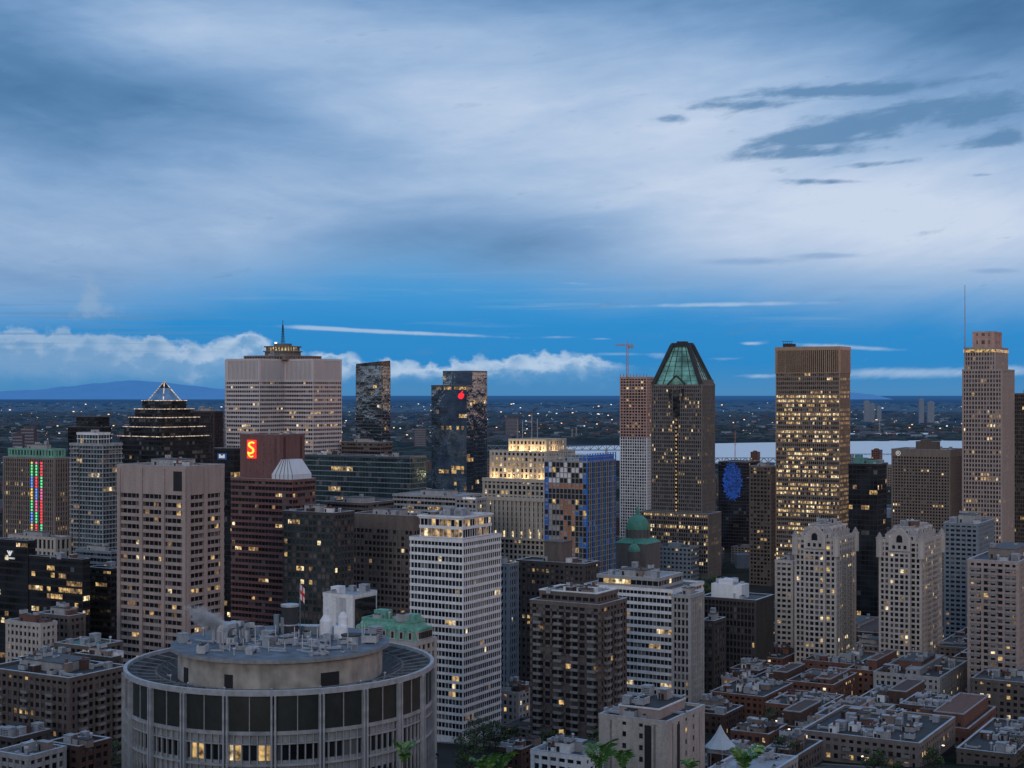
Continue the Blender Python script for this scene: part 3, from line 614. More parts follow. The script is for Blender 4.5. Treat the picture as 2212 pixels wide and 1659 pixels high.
(x0,y0),(x1,_),(_,y1),_=poly; p2=[(x0+3,y0+3),(x1-3,y0+3),(x1-3,y1-3),(x0+3,y1-3)]; B.vol(p2,z,z+3.6,'brown',GRID(bay=3,fl=3.6,lit=.1,pw=.6),roof='rooflight'); B.clutter(p2,z+3.7,9,True,8,ph=2.5,pm='white',bulk=3)
b=MB(); b.ring(offset(p2,.7),offset(p2,-.5),z+4.75,z+5.1); B.part('roof_edge',b,'white'); B.finish()
B=Bld('office_building','white-banded office building with long ribbon windows','office building',1452,735)
poly,z=B.mass(1265,1452,1518,1278,mat='white',st=RIB(bay=2,fl=3.7,sh=1.5,lit=.16,bright=.4,blind=.15),roof='roof')
p2=[(poly[0][0]+5,4),(poly[1][0]-9,4),(poly[1][0]-9,poly[2][1]-6),(poly[0][0]+5,poly[2][1]-6)]; B.vol(p2,z,z+4.5,'concrete',RIB(fl=4.5,lit=.05),roof='rooflight'); B.clutter(p2,z+4.6,8,True,2,ph=3,bulk=2); B.finish()
B,poly,z=simple('office_building','grey-white rear wing with vertical fins','office building',1455,1490,1517,1290,715,'concrete',VERT(lit=.04,bay=2.2),3)
B,poly,z=simple('office_building','dark brown office block with white mechanical penthouse','office building',1515,1632,1668,1300,850,'darkbrown',VERT(bay=2.2,lit=.02),4,False)
b=MB(); (x0,y0),(x1,_),(_,y1),_=poly; b.box(x0+4,x1-10,5,16,z,z+8); b.box(x0+8,x1-16,6,15,z+8,z+10.5); B.part('penthouse',b,'white'); B.clutter([(x0+5,6),(x1-11,6),(x1-11,15),(x0+5,15)],z+8,6,False,2)
simple('apartment_building','dark slab apartment block','apartment building',1515,1542,1565,1345,790,'darkbrown',GRID(lit=.05),2)
B,poly,z=simple('office_building','white windowless block with black glazed side','office building',700,762,812,1290,640,'white',GRID(bay=9,fl=9,pw=8.4,sh=8.5,lit=0,pd=.3,sd=.2),3,False,roof='rooflight')
b=MB(); (x0,y0),(x1,_),(_,y1),_=poly; b.box(x1+.4,x1+.7,1,y1-1,2,z-1); b.box(x0+2,x0+6,2,7,z,z+3.5,1); B.part('side_glazing',b,GL['dark'],'white')
B=Bld('office_building','black glass office building with warm lit floors and small white sign','office building',60,850)
poly,z=B.mass(-70,60,76,1172,mat='black',st=CUR(glass='smoke',fl=3.9,lit=.24,bright=.25,run=.75,sh=1.2)); 
xs=poly[0][0]+ (poly[1][0]-poly[0][0])*.72
b=MB(); 
for i in range(5): b.beam((xs,-.6,z-8),(xs+(i-2)*.9,-.6,z-5.8+(.6 if i%2==0 else 0)),.22)
b.obj('sign_emblem',[WHT],B.root); text(B,'PERMANENCE',1.2,(xs,-.6,z-9.4),0,WHT); B.finish()
simple('office_building','black glass office wing with rows of amber windows','office building',60,178,194,1212,830,'black',CUR(glass='smoke',fl=3.9,lit=.3,bright=.15,run=.8,sh=1.3),6,False,bulk=2)
simple('office_building','dark low office block with grey roof','office building',190,240,262,1232,860,'black',RIB(lit=.2,glass='smoke'),3,False,roof='roof')
simple('commercial_building','pale arcaded stone building with arched windows','building',20,120,152,1165,1000,'limestone',GRID(bay=4,fl=9,pw=1.6,sh=2,lit=.02,glass='smoke'),4)
simple('office_building','grey roofed low office block','office building',165,240,262,1195,960,'greyblue',RIB(lit=.05),5,roof='rooflight')
simple('apartment_building','beige brick old apartment building with cornice','apartment building',15,88,120,1352,660,'cream',GRID(bay=2.6,fl=3.3,pw=1.1,lit=.04),4,True,pm='brick',bulk=2)
simple('apartment_building','brown brick and concrete building with dark windows','apartment building',80,150,182,1335,690,'brown',GRID(bay=2.8,fl=3.3,lit=.03),5,bulk=3)
simple('school_building','low building with green copper roof','building',120,200,262,1402,650,'brown',GRID(lit=.02),5,False,roof='teal')
simple('apartment_building','dark brick low building with clustered roof units','apartment building',165,240,258,1425,610,'darkbrown',GRID(lit=.02),5,bulk=3)
B,poly,z=simple('apartment_building','brown brick apartment block with many small balconies','apartment building',-30,150,275,1470,560,'brown',GRID(bay=2.9,fl=3.1,pw=1.1,lit=.07),12,bulk=6,roof='roofdark')
balconies(B,poly,4,z-2,3.1,[.2,.5,.8],'front','taupe',1.3,3.2); balconies(B,poly,4,z-2,3.1,[.2,.5,.8],'side','taupe',1.3,3.2)
simple('apartment_building','dark brick apartment wing','apartment building',30,130,190,1440,605,'darkbrick',GRID(bay=2.9,fl=3.1,lit=.04),9,bulk=4)
simple('house','low grey roofed house block','house',-40,30,105,1600,535,'darkbrown',GRID(lit=.03,fl=3),5,False,bulk=2)
simple('house','low pale roofed garage building','house',-10,60,205,1640,500,'concrete',GRID(lit=.0,fl=3.4),8,False,roof='roof',d=16,bulk=2)
simple('house','low dark roofed house','house',105,170,260,1618,515,'darkbrick',GRID(lit=.05,fl=3),5,False,d=14,bulk=2,roof='roofdark')
# --- copper roofed hotel
B=Bld('heritage_hotel','pale stone heritage building with green copper mansard roof and dormers','hotel',902,520)
poly,z=B.mass(760,898,940,1392,mat='cream',st=GRID(bay=2.8,fl=3.6,pw=1.2,sh=1.3,lit=.05),parapet=.8,roof=None)
(x0,y0),(x1,_),(_,y1),_=poly
b=MB(); inn=offset(poly,-2.6); b.prism(poly,z+.3,z+6.5,0,top=inn); b.ring(offset(inn,.2),offset(inn,-.5),z+6.5,z+7.2); b.box(x0+5,x0+10,6,10,z+6.5,z+9.5); b.box(x1-9,x1-4,5,9,z+6.5,z+9); b.obj('mansard_roof',[W['copper']],B.root)
for i in range(7):
    b=MB(); xx=x0+2.6+(x1-x0-5)*i/6; b.box(xx-.9,xx+.9,y0+.1,y0+2.8,z+1,z+4,1); b.prism([(xx-1.1,y0-.1),(xx+1.1,y0-.1),(xx+1.1,y0+2.9),(xx-1.1,y0+2.9)],z+4,z+5.1,0,top=[(xx-.1,y0-.1),(xx+.1,y0-.1),(xx+.1,y0+2.9),(xx-.1,y0+2.9)]); b.box(xx-.5,xx+.5,y0+.04,y0+.09,z+1.4,z+3.6,2)
    b.obj('dormer',[W['copper'],W['cream'],W['black']],B.root)
for i in range(7):
    b=MB(); yy=y0+2.6+(y1-y0-5)*i/6; b.box(x1-2.8,x1-.1,yy-.9,yy+.9,z+1,z+4,1); b.prism([(x1-2.9,yy-1.1),(x1+.1,yy-1.1),(x1+.1,yy+1.1),(x1-2.9,yy+1.1)],z+4,z+5.1,0,top=[(x1-2.9,yy-.1),(x1+.1,yy-.1),(x1+.1,yy+.1),(x1-2.9,yy+.1)]); b.box(x1-.09,x1-.04,yy-.5,yy+.5,z+1.4,z+3.6,2)
    b.obj('dormer',[W['copper'],W['cream'],W['black']],B.root)
B.clutter(inn,z+6.6,8,False,6,bulk=2); B.finish()
# --- round medical building
B=Bld('round_building','round concrete building with dark panelled rim and rooftop drum','building',607,357,0)
ro=35.4; Z=lambda py,Y: PZ(py,Y)-B.g
zr=Z(1494,322)
def arc(r,a): return (r*math.sin(a),-r*math.cos(a))
NB=22
lightc=wallmat('pale_ribbed_concrete',(.34,.35,.37),.8,.35,fine=.6)
rimc=wallmat('rim_coping',(.36,.375,.41),.6,.3,fine=.8)
b=MB(); b.cyl(0,0,ro-.6,ro-.6,-25,zr-2.8,88); b.obj('wall',[lightc],B.root)
ramp=MB(); n=88
prof=[(ro+.35,zr-.9,1),(ro+.35,zr+.25,1),(ro-.5,zr+.25,1),(ro-.5,zr-.6,0),(32.5,zr-1.1,2),(32.3,zr-2.0,0),(28,zr-2.6,0),(23.4,zr-2.4,2)]
for i in range(n):
    a0=i*2*math.pi/n;a1=(i+1)*2*math.pi/n
    for (r0,h0,m),(r1,h1,_) in zip(prof,prof[1:]):
        p=arc(r0,a0);q=arc(r0,a1);s_=arc(r1,a1);t_=arc(r1,a0); ramp.quad((*p,h0),(*q,h0),(*s_,h1),(*t_,h1),m)
ramp.obj('rim_roof',[W['roofdark'],rimc,W['roof']],B.root)
b=MB(); b.cyl(0,0,ro-.8,ro-.8,zr-2.9,zr-2.75,88); b.ring([arc(ro-.35,i*2*math.pi/88) for i in range(88)],[arc(ro-.6,i*2*math.pi/88) for i in range(88)],zr-2.8,zr-.85); b.obj('rim_band',[W['roofdark']],B.root)
for i in range(NB*2):
    a=(i+.5)*math.pi/NB; c=MB(); p=arc(ro-.8,a); q=arc(28.5,a); q2=arc(26,a)
    c.beam((*p,zr-.1),(*q,zr-.9),.09); c.beam((*q,zr-.9),(*q,zr-2.6),.09); c.beam((*q,zr-.9),(*q2,zr-2.4),.07); c.obj('roof_rib',[W['railing']],B.root)
for rr_ in (28.5,):
    c=MB(); 
    for i in range(88): c.beam((*arc(rr_,i*2*math.pi/88),zr-.85),(*arc(rr_,(i+1)*2*math.pi/88),zr-.85),.08)
    c.obj('roof_rail',[W['railing']],B.root)
zp=zr-8.4
finme=MB(); finme.box(-.2,.2,-.7,.3,-25,zr-.9); finme=finme.mesh('fin',[rimc])
smf=MB(); smf.box(-.12,.12,-.3,.3,-25,zp-.5); smf=smf.mesh('mullion',[lightc])
dmf=MB(); dmf.box(-.1,.1,-.14,.2,zp,zr-.9); dmf=dmf.mesh('panel_mullion',[W['concrete']])
rr=random.Random(2); winz=[(zp-6.2,zp-3.0),(zp-13,zp-9.8),(zp-19.8,zp-16.6)]
panelmat=wallmat('dark_green_panel',(.022,.028,.028),.5,.4,fine=.5)
S=2*math.pi/NB
for i in range(NB):
    a=(i+.37)*S
    for da in (-.011,.011):
        p=arc(ro,a+da); add('fin',finme,B.root,loc=(*p,0),rot=(0,0,a+da))
    c=MB(); m=6
    for k in range(m):
        t0=a+.017+(S-.034)*k/m;t1=a+.017+(S-.034)*(k+1)/m; c.quad((*arc(ro-.2,t0),zp),(*arc(ro-.2,t1),zp),(*arc(ro-.2,t1),zr-.95),(*arc(ro-.2,t0),zr-.95))
    c.obj('dark_panel',[panelmat],B.root)
    add('panel_mullion',dmf,B.root,loc=(*arc(ro-.15,a+S/2),0),rot=(0,0,a+S/2))
    for k in range(1,6):
        t=a+S*k/6; add('mullion',smf,B.root,loc=(*arc(ro-.35,t),0),rot=(0,0,t))
    litrow=[rr.random()<.10 for _ in winz]
    litrow[0]= i in (20,21)
    for wi,(w0,w1) in enumerate(winz):
        for k in range(6):
            t0=a+S*k/6+.006;t1=a+S*(k+1)/6-.006
            if k==0:t0=a+.019
            if k==5:t1=a+S-.019
            c=MB(); c.quad((*arc(ro-.5,t0),w0),(*arc(ro-.5,t1),w0),(*arc(ro-.5,t1),w1),(*arc(ro-.5,t0),w1))
            c.obj('window',[LT[1+(k%3==0)] if (litrow[wi] and rr.random()<.7) else (GL['blind'] if rr.random()<.25 else GL['dark'])],B.root)
b=MB(); 
for zz,hh in ((zp-.8,.8),(zp-7.4,.5),(zp-2.8,.25)): 
    po=[arc(ro+.1,i*2*math.pi/88) for i in range(88)]; pi=[arc(ro-.7,i*2*math.pi/88) for i in range(88)]; b.ring(po,pi,zz,zz+hh)
b.obj('ledge',[lightc],B.root)
rd=25.2; zd=PZ(1398,357)-B.g+1.3
drum=wallmat('stained_beige_concrete',(.36,.335,.31),.85,.4,fine=.35)
b=MB(); b.cyl(0,0,rd-1.6,rd-1.6,zr-3,zd-.8,72); b.obj('drum_wall',[drum],B.root)
b=MB(); b.cyl(0,0,rd,rd,zd-.8,zd,72,0,1); b.obj('drum_roof',[wallmat('slab_edge',(.24,.245,.26),.8,.3),wallmat('blue_grey_membrane',(.10,.125,.165),.6,.5,fine=.3)],B.root)
for a,wd in ((.62,2.2),(-.35,1.0),(-.95,1)):
    c=MB(); p=arc(rd-1.5,a); c.box(-wd,wd,-.12,.2,0,3.4); c.obj('service_door',[W['black']],B.root,loc=(*p,zr-2.2),rot=(0,0,a))
def gear(name,mb,*m,loc=(0,0,0),rot=0): return mb.obj(name,[W[k] if isinstance(k,str) else k for k in m],B.root,loc=(loc[0],loc[1],zd+loc[2]),rot=(0,0,rot))
b=MB(); b.cyl(0,0,2,2,0,7.4,20); b.cyl(0,0,2.2,2.2,7.4,7.9,20,1); b.cyl(0,0,2.15,2.15,3,3.3,20,1); gear('exhaust_stack',b,'roofdark','metal',loc=(1.2,6,0))
b=MB(); b.cyl(0,0,.7,.7,0,5.6,12); b.cyl(1.6,0,.7,.7,0,5,12); b.box(-1,3,1,3,0,2.4); gear('exhaust_stack',b,'greyblue',loc=(-1.8,5,0))
b=MB(); b.cyl(0,0,1.5,1.5,0,4,16); b.cyl(0,0,1.5,.6,4,5.4,16); b.cyl(0,0,.6,.6,5.4,7,12); b.box(2,5,-1,2,0,2.6); gear('scrubber_tank',b,'white',loc=(9.8,6,0))
b=MB(); b.cyl(0,0,1.2,1.2,0,4.6,14); b.cyl(0,0,1.2,.5,4.6,5.8,14); gear('scrubber_tank',b,'white',loc=(13.6,8,0))
for k,(x,y) in enumerate(((-14,-2),(-12.4,-4),(-10.8,-1),(-13.3,1.5),(-16,2),(-9.4,2.5),(-8,0))):
    b=MB(); b.cyl(0,0,.7,.7,0,2.7,12)
    for j in range(6):
        t0=j*.26;t1=(j+1)*.26; b.beam((1.4-1.4*math.cos(t0),0,2.7+1.4*math.sin(t0)),(1.4-1.4*math.cos(t1),0,2.7+1.4*math.sin(t1)),.55)
    b.beam((1.4,0,4.1),(2.7,0,4.15),.55); gear('curved_duct',b,'metal',loc=(x,y,0),rot=k*.9)
b=MB(); b.cyl(0,0,2.2,2.2,0,1.6,18); b.cyl(0,0,2.4,2.4,1.6,1.9,18,1); gear('cooling_fan',b,'metal','roofdark',loc=(16.5,-1,0))
b=MB(); b.box(-2.5,2.5,-2,2,0,2.8); b.box(-2.7,2.7,-2.2,2.2,2.8,3.1,1); gear('plant_room',b,'greyblue','rooflight',loc=(-14,9,0))
b=MB(); b.box(-4,4,-1.2,1.2,0,2.0); b.box(-4.1,4.1,-1.3,1.3,2.0,2.2,1); gear('plant_room',b,'greyblue','metal',loc=(6,11,0))
for k in range(84):
    rr_=rr.uniform(2,23);a=rr.uniform(-2.8,2.8); x,y=arc(rr_,a); m=HV[rr.randrange(5)]
    add('roof_vent',m,B.root,loc=(x,y,zd),rot=(0,0,rr.uniform(0,3)),scale=(rr.uniform(.3,.9),)*3)
for k in range(22):
    b=MB(); x,y=arc(rr.uniform(3,21),rr.uniform(-1.8,1.8)); b.beam((x,y,zd+.4),(x+rr.uniform(-8,8),y+rr.uniform(-2,4),zd+.4),.14); b.beam((x,y,zd),(x,y,zd+rr.uniform(1.5,5.5)),.09); b.obj('roof_pipe',[W['metal']],B.root)
for k in range(14):
    a=-1.4+k*.21; x,y=arc(25.5,a); add('roof_vent',HV[2 if k%2 else 4],B.root,loc=(x,y,zr-2.5),scale=(.5,.5,.5))
fx,fy=3.2,9
fr=add('flag_pole',None,None,loc=(B.X+fx,B.Y+fy,B.g+zd),label='flagpole with white flag bearing a red cross on the round roof',category='flag')
b=MB(); b.cyl(0,0,.12,.07,0,12.5,8); b.cyl(0,0,.35,.35,0,.3,10); b.obj('pole',[W['metal']],fr)
b=MB()
for i in range(8):
    for j in range(8):
        def fp(i,j): return (i*.13+.07,.25*math.sin(i*.9+j*.5)*i/8,12.3-j*.45-i*.14)
        b.quad(fp(i,j),fp(i+1,j),fp(i+1,j+1),fp(i,j+1),1 if (i in(3,4) or j in(3,4)) else 0)
b.obj('flag_cloth',[wallmat('white_cloth',(.65,.65,.68)),wallmat('red_cloth',(.6,.03,.03))],fr)
FOOT.append((B.X,B.Y,36))
# steam
sm=bpy.data.materials.new('steam_volume'); sm.use_nodes=True; st_=sm.node_tree; st_.nodes.clear()
so=st_.nodes.new('ShaderNodeOutputMaterial'); pv=st_.nodes.new('ShaderNodeVolumePrincipled'); pv.inputs['Color'].default_value=(.95,.96,1,1); pv.inputs['Anisotropy'].default_value=0
tcs=st_.nodes.new('ShaderNodeTexCoord'); ns=st_.nodes.new('ShaderNodeTexNoise'); ns.inputs['Scale'].default_value=2.2; ns.inputs['Detail'].default_value=4; st_.links.new(tcs.outputs['Object'],ns.inputs['Vector'])
ln=st_.nodes.new('ShaderNodeVectorMath'); ln.operation='LENGTH'; st_.links.new(tcs.outputs['Object'],ln.inputs[0])
sb=st_.nodes.new('ShaderNodeMath'); sb.operation='MULTIPLY_ADD'; st_.links.new(ln.outputs['Value'],sb.inputs[0]); sb.inputs[1].default_value=-.45; st_.links.new(ns.outputs[0],sb.inputs[2])
ms=st_.nodes.new('ShaderNodeMapRange'); ms.inputs[1].default_value=.10; ms.inputs[2].default_value=.45; ms.inputs[3].default_value=0; ms.inputs[4].default_value=1.0; st_.links.new(sb.outputs[0],ms.inputs[0]); st_.links.new(ms.outputs[0],pv.inputs['Density']); st_.links.new(pv.outputs[0],so.inputs['Volume'])
b=MB(); m=8
P_=lambda t,a:(math.cos(t)*math.cos(a),math.cos(t)*math.sin(a),math.sin(t))
for k in range(-m,m):
    t0=k/m*math.pi/2;t1=(k+1)/m*math.pi/2
    n=16
    for j in range(n):
        a0=j*2*math.pi/n;a1=(j+1)*2*math.pi/n
        if k==-m: b.tri(P_(t0,a0),P_(t1,a1),P_(t1,a0))
        elif k==m-1: b.tri(P_(t0,a0),P_(t0,a1),P_(t1,a0))
        else: b.quad(P_(t0,a0),P_(t0,a1),P_(t1,a1),P_(t1,a0))
so_=b.obj('steam_plume',[sm],None,loc=(B.X-17,B.Y-1,B.g+zd+5.6),rot=(0,.4,0),scale=(6.5,2.6,2.6),label='thin white steam drifting off the round roof ducts',category='steam',kind='stuff')
# --- domed cathedral
def dome_building():
    Y=1230; B=Bld('cathedral','grey stone cathedral with green copper domes','cathedral',1343,Y)
    zt=B.z(1088); r=9; zd_=zt-2.9*r
    b=MB(); b.box(-14,14,-8,50,-4,22); b.box(-16,-10,-12,-6,-4,24); b.box(10,16,-12,-6,-4,24); b.box(-12,16,12,40,22,zd_-7); b.obj('nave',[W['greystone']],B.root)
    cop=wallmat('dark_verdigris',(.07,.25,.19),.6,.35)
    b=MB(); b.prism([(-14,-8),(14,-8),(14,12),(-14,12)],22,29,0,top=[(-.5,-6),(.5,-6),(.5,12),(-.5,12)]); b.prism([(-12.5,11.5),(16.5,11.5),(16.5,40.5),(-12.5,40.5)],zd_-7,zd_-3,0,top=[(-7,17),(11,17),(11,35),(-7,35)]); b.obj('roof',[cop],B.root)
    def dome(cx,cy,r,z0,zd):
        b=MB(); b.cyl(cx,cy,r,r,z0,zd,24); 
        for k in range(16):
            a=k*math.pi/8; b.cyl(cx+r*1.06*math.cos(a),cy+r*1.06*math.sin(a),.06*r+.1,.06*r+.1,z0,zd,6)
        b.obj('dome_drum',[W['greystone']],B.root)
        b=MB(); m=8
        for k in range(m):
            t0=k/m*math.pi/2;t1=(k+1)/m*math.pi/2; b.cyl(cx,cy,r*1.08*math.cos(t0),max(.05,r*1.08*math.cos(t1)),zd+r*1.35*math.sin(t0),zd+r*1.35*math.sin(t1),24)
        b.cyl(cx,cy,r*.16,r*.16,zd+r*1.3,zd+r*1.75,8); b.cyl(cx,cy,r*.18,.05,zd+r*1.75,zd+r*2.2,8); b.obj('dome',[cop],B.root)
    dome(2,26,r,zd_-5,zd_+.4*r); dome(11,0,4.5,22,B.z(1165)-9); dome(-10,46,4,22,34)
    FOOT.append((B.X,B.Y+20,30)); B.finish()
dome_building()
# ============================================================ LOW RISE QUARTER
LR=[(1645,1950,2015,1385,930,'darkbrick'),(1600,1690,1738,1425,860,'brick'),(1578,1640,1668,1452,815,'darkbrick'),(1735,1850,1900,1440,835,'brick'),
(1822,1905,1945,1412,880,'taupe'),(2018,2160,2235,1408,860,'taupe'),(1888,2030,2088,1468,770,'concrete'),(1535,1650,1712,1508,730,'brick'),
(1612,1705,1752,1482,775,'darkbrick'),(1655,1770,1822,1535,690,'brick'),(1845,1965,2012,1528,690,'darkbrick'),(1732,1985,2062,1612,575,'taupe'),
(1905,2090,2150,1580,635,'brick'),(2068,2190,2260,1635,575,'brown'),(1762,1880,1932,1560,640,'beige'),(2100,2230,2300,1480,730,'brown'),
(1480,1562,1604,1548,690,'darkbrick'),(1580,1660,1700,1592,625,'brick'),(1670,1735,1790,1575,640,'darkbrick'),(1945,2040,2075,1535,660,'darkbrick'),
(1700,1800,1850,1485,760,'brick'),(2060,2140,2190,1430,820,'brick'),(1830,1900,1950,1455,800,'brick'),(1560,1600,1625,1470,790,'beige'),
(1640,1720,1775,1640,560,'brown'),(1530,1600,1640,1640,560,'darkbrick'),(1075,1120,1150,1500,690,'concrete'),(1080,1125,1160,1625,560,'darkbrick')]
for i,(xl,xc,xr,yt,Y,m) in enumerate(LR):
    lab={'darkbrick':'dark red brick','brick':'red brick','taupe':'brown-grey masonry','concrete':'grey concrete','beige':'beige brick','brown':'brown brick'}[m]
    B,poly,z=simple('apartment_building',lab+' low-rise apartment block with flat roof and vents','apartment building',xl,xc,xr,yt,Y,m,GRID(bay=3.1,fl=3.1,pw=1.4,sh=1.4,pd=.25,sd=.2,lit=.18,bright=.4,run=.1),
        10+int((xc-xl)/10),i%2==0,roof=R.choice(('roofdark','roofdark','roofdark','roof')),pm=R.choice(('white','brick','concrete','taupe')),ph=R.uniform(2.6,5.5),par=R.uniform(.6,1.3),bulk=4+int((xc-xl)/25))
    if (xc-xl)>90 and Y<720: balconies(B,poly,2,z-2,3.1,[.15,.4,.65,.9],'front','concrete',1.3,3)
    if i%2==0:
        q_=offset(poly,-2.5); w_=q_[1][0]-q_[0][0]; fa=R.choice((.45,.1,.6)); fb=R.choice((1,.7)) if fa<.5 else 1
        pp=[(q_[0][0]+w_*fa,q_[0][1]+1),(q_[0][0]+w_*fb,q_[0][1]+1),(q_[0][0]+w_*fb,q_[2][1]),(q_[0][0]+w_*fa,q_[2][1])]; hh=R.choice((3.1,3.1,6))
        b=MB(); b.prism(pp,z+.1,z+hh,0); b.ring(offset(pp,.15),offset(pp,-.3),z+hh,z+hh+.5,1)
        xx=pp[0][0]+1
        while xx<pp[1][0]-2: b.box(xx,xx+1.3,pp[0][1]-.05,pp[0][1]+.05,z+1,z+2.5,2); xx+=3
        b.obj('upper_storey',[W[m],W['rooflight'],W['black']],B.root)
B=Bld('apartment_building','beige concrete block with stepped roof and dark stair towers','apartment building',1440,515)
poly,z=B.mass(1296,1440,1520,1565,mat='cream',st=GRID(bay=6,fl=4,pw=4.8,sh=2.2,lit=.04,pd=.3,sd=.2),roof='roofdark')
(x0,y0),(x1,_),(_,y1),_=poly
b=MB(); b.box(x0+5,x1-5,5,y1-5,z,z+3.4); b.box(x0+4.7,x1-4.7,4.7,y1-4.7,z+3.4,z+3.9,1); b.box(x0+8,x0+12,4.85,5,z,z+3,2); b.box(x0+5.2,x1-5.2,5.2,y1-5.2,z+3.9,z+3.95,3); b.obj('penthouse',[W['beige'],W['white'],W['black'],W['roofdark']],B.root)
b=MB(); b.box(x1-8,x1-5.5,-.5,-.3,-3,z-1); b.box(x1+.3,x1+.5,8,10,-3,z-1.5); b.obj('stair_window',[W['black']],B.root)
B.clutter([(x0+5,5),(x1-5,5),(x1-5,y1-5),(x0+5,y1-5)],z+3.95,9,False,1,bulk=2); B.clutter(poly,z,8,False,4); B.finish()
simple('office_building','low pale building covered with white mechanical units','building',1150,1262,1300,1640,505,'white',GRID(lit=.02,fl=3.5),16,True,roof='roof',pm='white',bulk=5)
simple('office_building','low grey building with large roof ducts','building',1520,1640,1720,1690,485,'concrete',GRID(lit=0),10,False,roof='rooflight')
def tent(px,Y,py,r):
    X=PX(px,Y); zt=PZ(py,Y); g=G(Y); root=add('tent',None,None,loc=(X,Y,g),label='white peaked event tent beside the apartment block',category='tent')
    b=MB(); h=zt-g; n=8
    rings=[(r,h*.55),(r*.6,h*.68),(r*.28,h*.83),(.15,h)]
    for (ra,za),(rb,zb_) in zip(rings,rings[1:]): b.cyl(0,0,ra,rb,za,zb_,n)
    b.obj('canopy',[wallmat('tent_fabric',(.42,.47,.54),.6,.1)],root)
    b=MB()
    for k in range(n): a=k*2*math.pi/n; b.beam((r*.95*math.cos(a),r*.95*math.sin(a),-1),(r*.95*math.cos(a),r*.95*math.sin(a),h*.55),.1)
    b.obj('pole',[W['metal']],root)
tent(1556,560,1566,6)
lm=MB(); lm.beam((0,0,0),(0,0,8),.09); lm.beam((0,0,8),(1.4,0,8.4),.06); lmp=lm.mesh('pole',[W['metal']])
lh=MB(); lh.box(1.1,1.9,-.25,.25,8.2,8.45); lhm=lh.mesh('lamp_head',[GLOW])
FOOT.append((PX(1510,1215),1215,62)); FOOT.append((PX(1500,1110),1110,42)); FOOT.append((PX(1560,1290),1290,40))
# ============================================================ DISTANT LOW CITY
variants=[]
rr=random.Random(9)
for v in range(16):
    b=MB(); nf=rr.randint(3,10); h=nf*3.4; ww=rr.uniform(14,44); dd=rr.uniform(12,30)
    b.prism([(-ww/2,-dd/2),(ww/2,-dd/2),(ww/2,dd/2),(-ww/2,dd/2)],-6,h,0,1)
    b.ring([(-ww/2-.2,-dd/2-.2),(ww/2+.2,-dd/2-.2),(ww/2+.2,dd/2+.2),(-ww/2-.2,dd/2+.2)],[(-ww/2+.4,-dd/2+.4),(ww/2-.4,-dd/2+.4),(ww/2-.4,dd/2-.4),(-ww/2+.4,dd/2-.4)],h-.5,h+.8,0)
    b.box(-ww*.2,ww*.15,-dd*.2,dd*.2,h,h+3,0); b.box(ww*.2,ww*.32,-dd*.2,0,h,h+1.8,1); b.box(-ww*.4,-ww*.3,dd*.1,dd*.3,h,h+2.2,1); b.box(ww*.05,ww*.12,-dd*.42,-dd*.3,h,h+1.5,0)
    for j in range(nf):
        for (ax,L) in ((0,ww),(1,dd)):
            nn=int(L/3.4)
            for i in range(nn):
                m=3 if rr.random()<.05 else 2; a0=-L/2+L*(i+.25)/nn;a1=-L/2+L*(i+.8)/nn
                if ax==0: b.quad((a0,-dd/2-.05,j*3.4+1.2),(a1,-dd/2-.05,j*3.4+1.2),(a1,-dd/2-.05,j*3.4+2.8),(a0,-dd/2-.05,j*3.4+2.8),m)
                else: b.quad((ww/2+.05,a0,j*3.4+1.2),(ww/2+.05,a1,j*3.4+1.2),(ww/2+.05,a1,j*3.4+2.8),(ww/2+.05,a0,j*3.4+2.8),m)
    wmm=rr.choice(('brick','darkbrick','brown','greystone','greyblue','concrete','taupe','brick'))
    variants.append((b.mesh('low_city_building',[W[wmm],W[rr.choice(('roof','roofdark','roofdark'))],GL['dark'],LT[1]]),max(ww,dd)/2))
cnt=0; tries=0
while cnt<290 and tries<9000:
    tries+=1
    Y=rr.choice((rr.uniform(640,1300),rr.uniform(1100,2200),rr.uniform(1500,3900))); X=rr.uniform(-.37,.37)*Y
    me,rad=rr.choice(variants)
    if any(math.hypot(X-a,Y-b_)<r_+rad+3 for a,b_,r_ in FOOT): continue
    FOOT.append((X,Y,rad)); cnt+=1
    s=rr.uniform(.8,1.1)*(1 if Y<2500 else 1.4)
    add('low_city_building',me,None,loc=(X,Y,G(Y)),rot=(0,0,-math.radians(30)),scale=(s,s,s*(rr.uniform(.35,.75) if Y<800 else rr.uniform(.7,1.15))),label='small flat-roofed city building among the towers',category='building',group='low city buildings between the towers')
n=0
while n<40:
    Y=rr.uniform(530,1000); X=rr.uniform(.02,.34)*Y
    if any(math.hypot(X-a,Y-b_)<r_*.8+1.5 for a,b_,r_ in FOOT): continue
    r_=add('street_lamp',None,None,loc=(X,Y,G(Y)),rot=(0,0,rr.uniform(0,6)),label='tall street lamp glowing warm over a city street',category='street lamp',group='street lamps between the low-rise blocks'); add('pole',lmp,r_); add('lamp_head',lhm,r_); n+=1
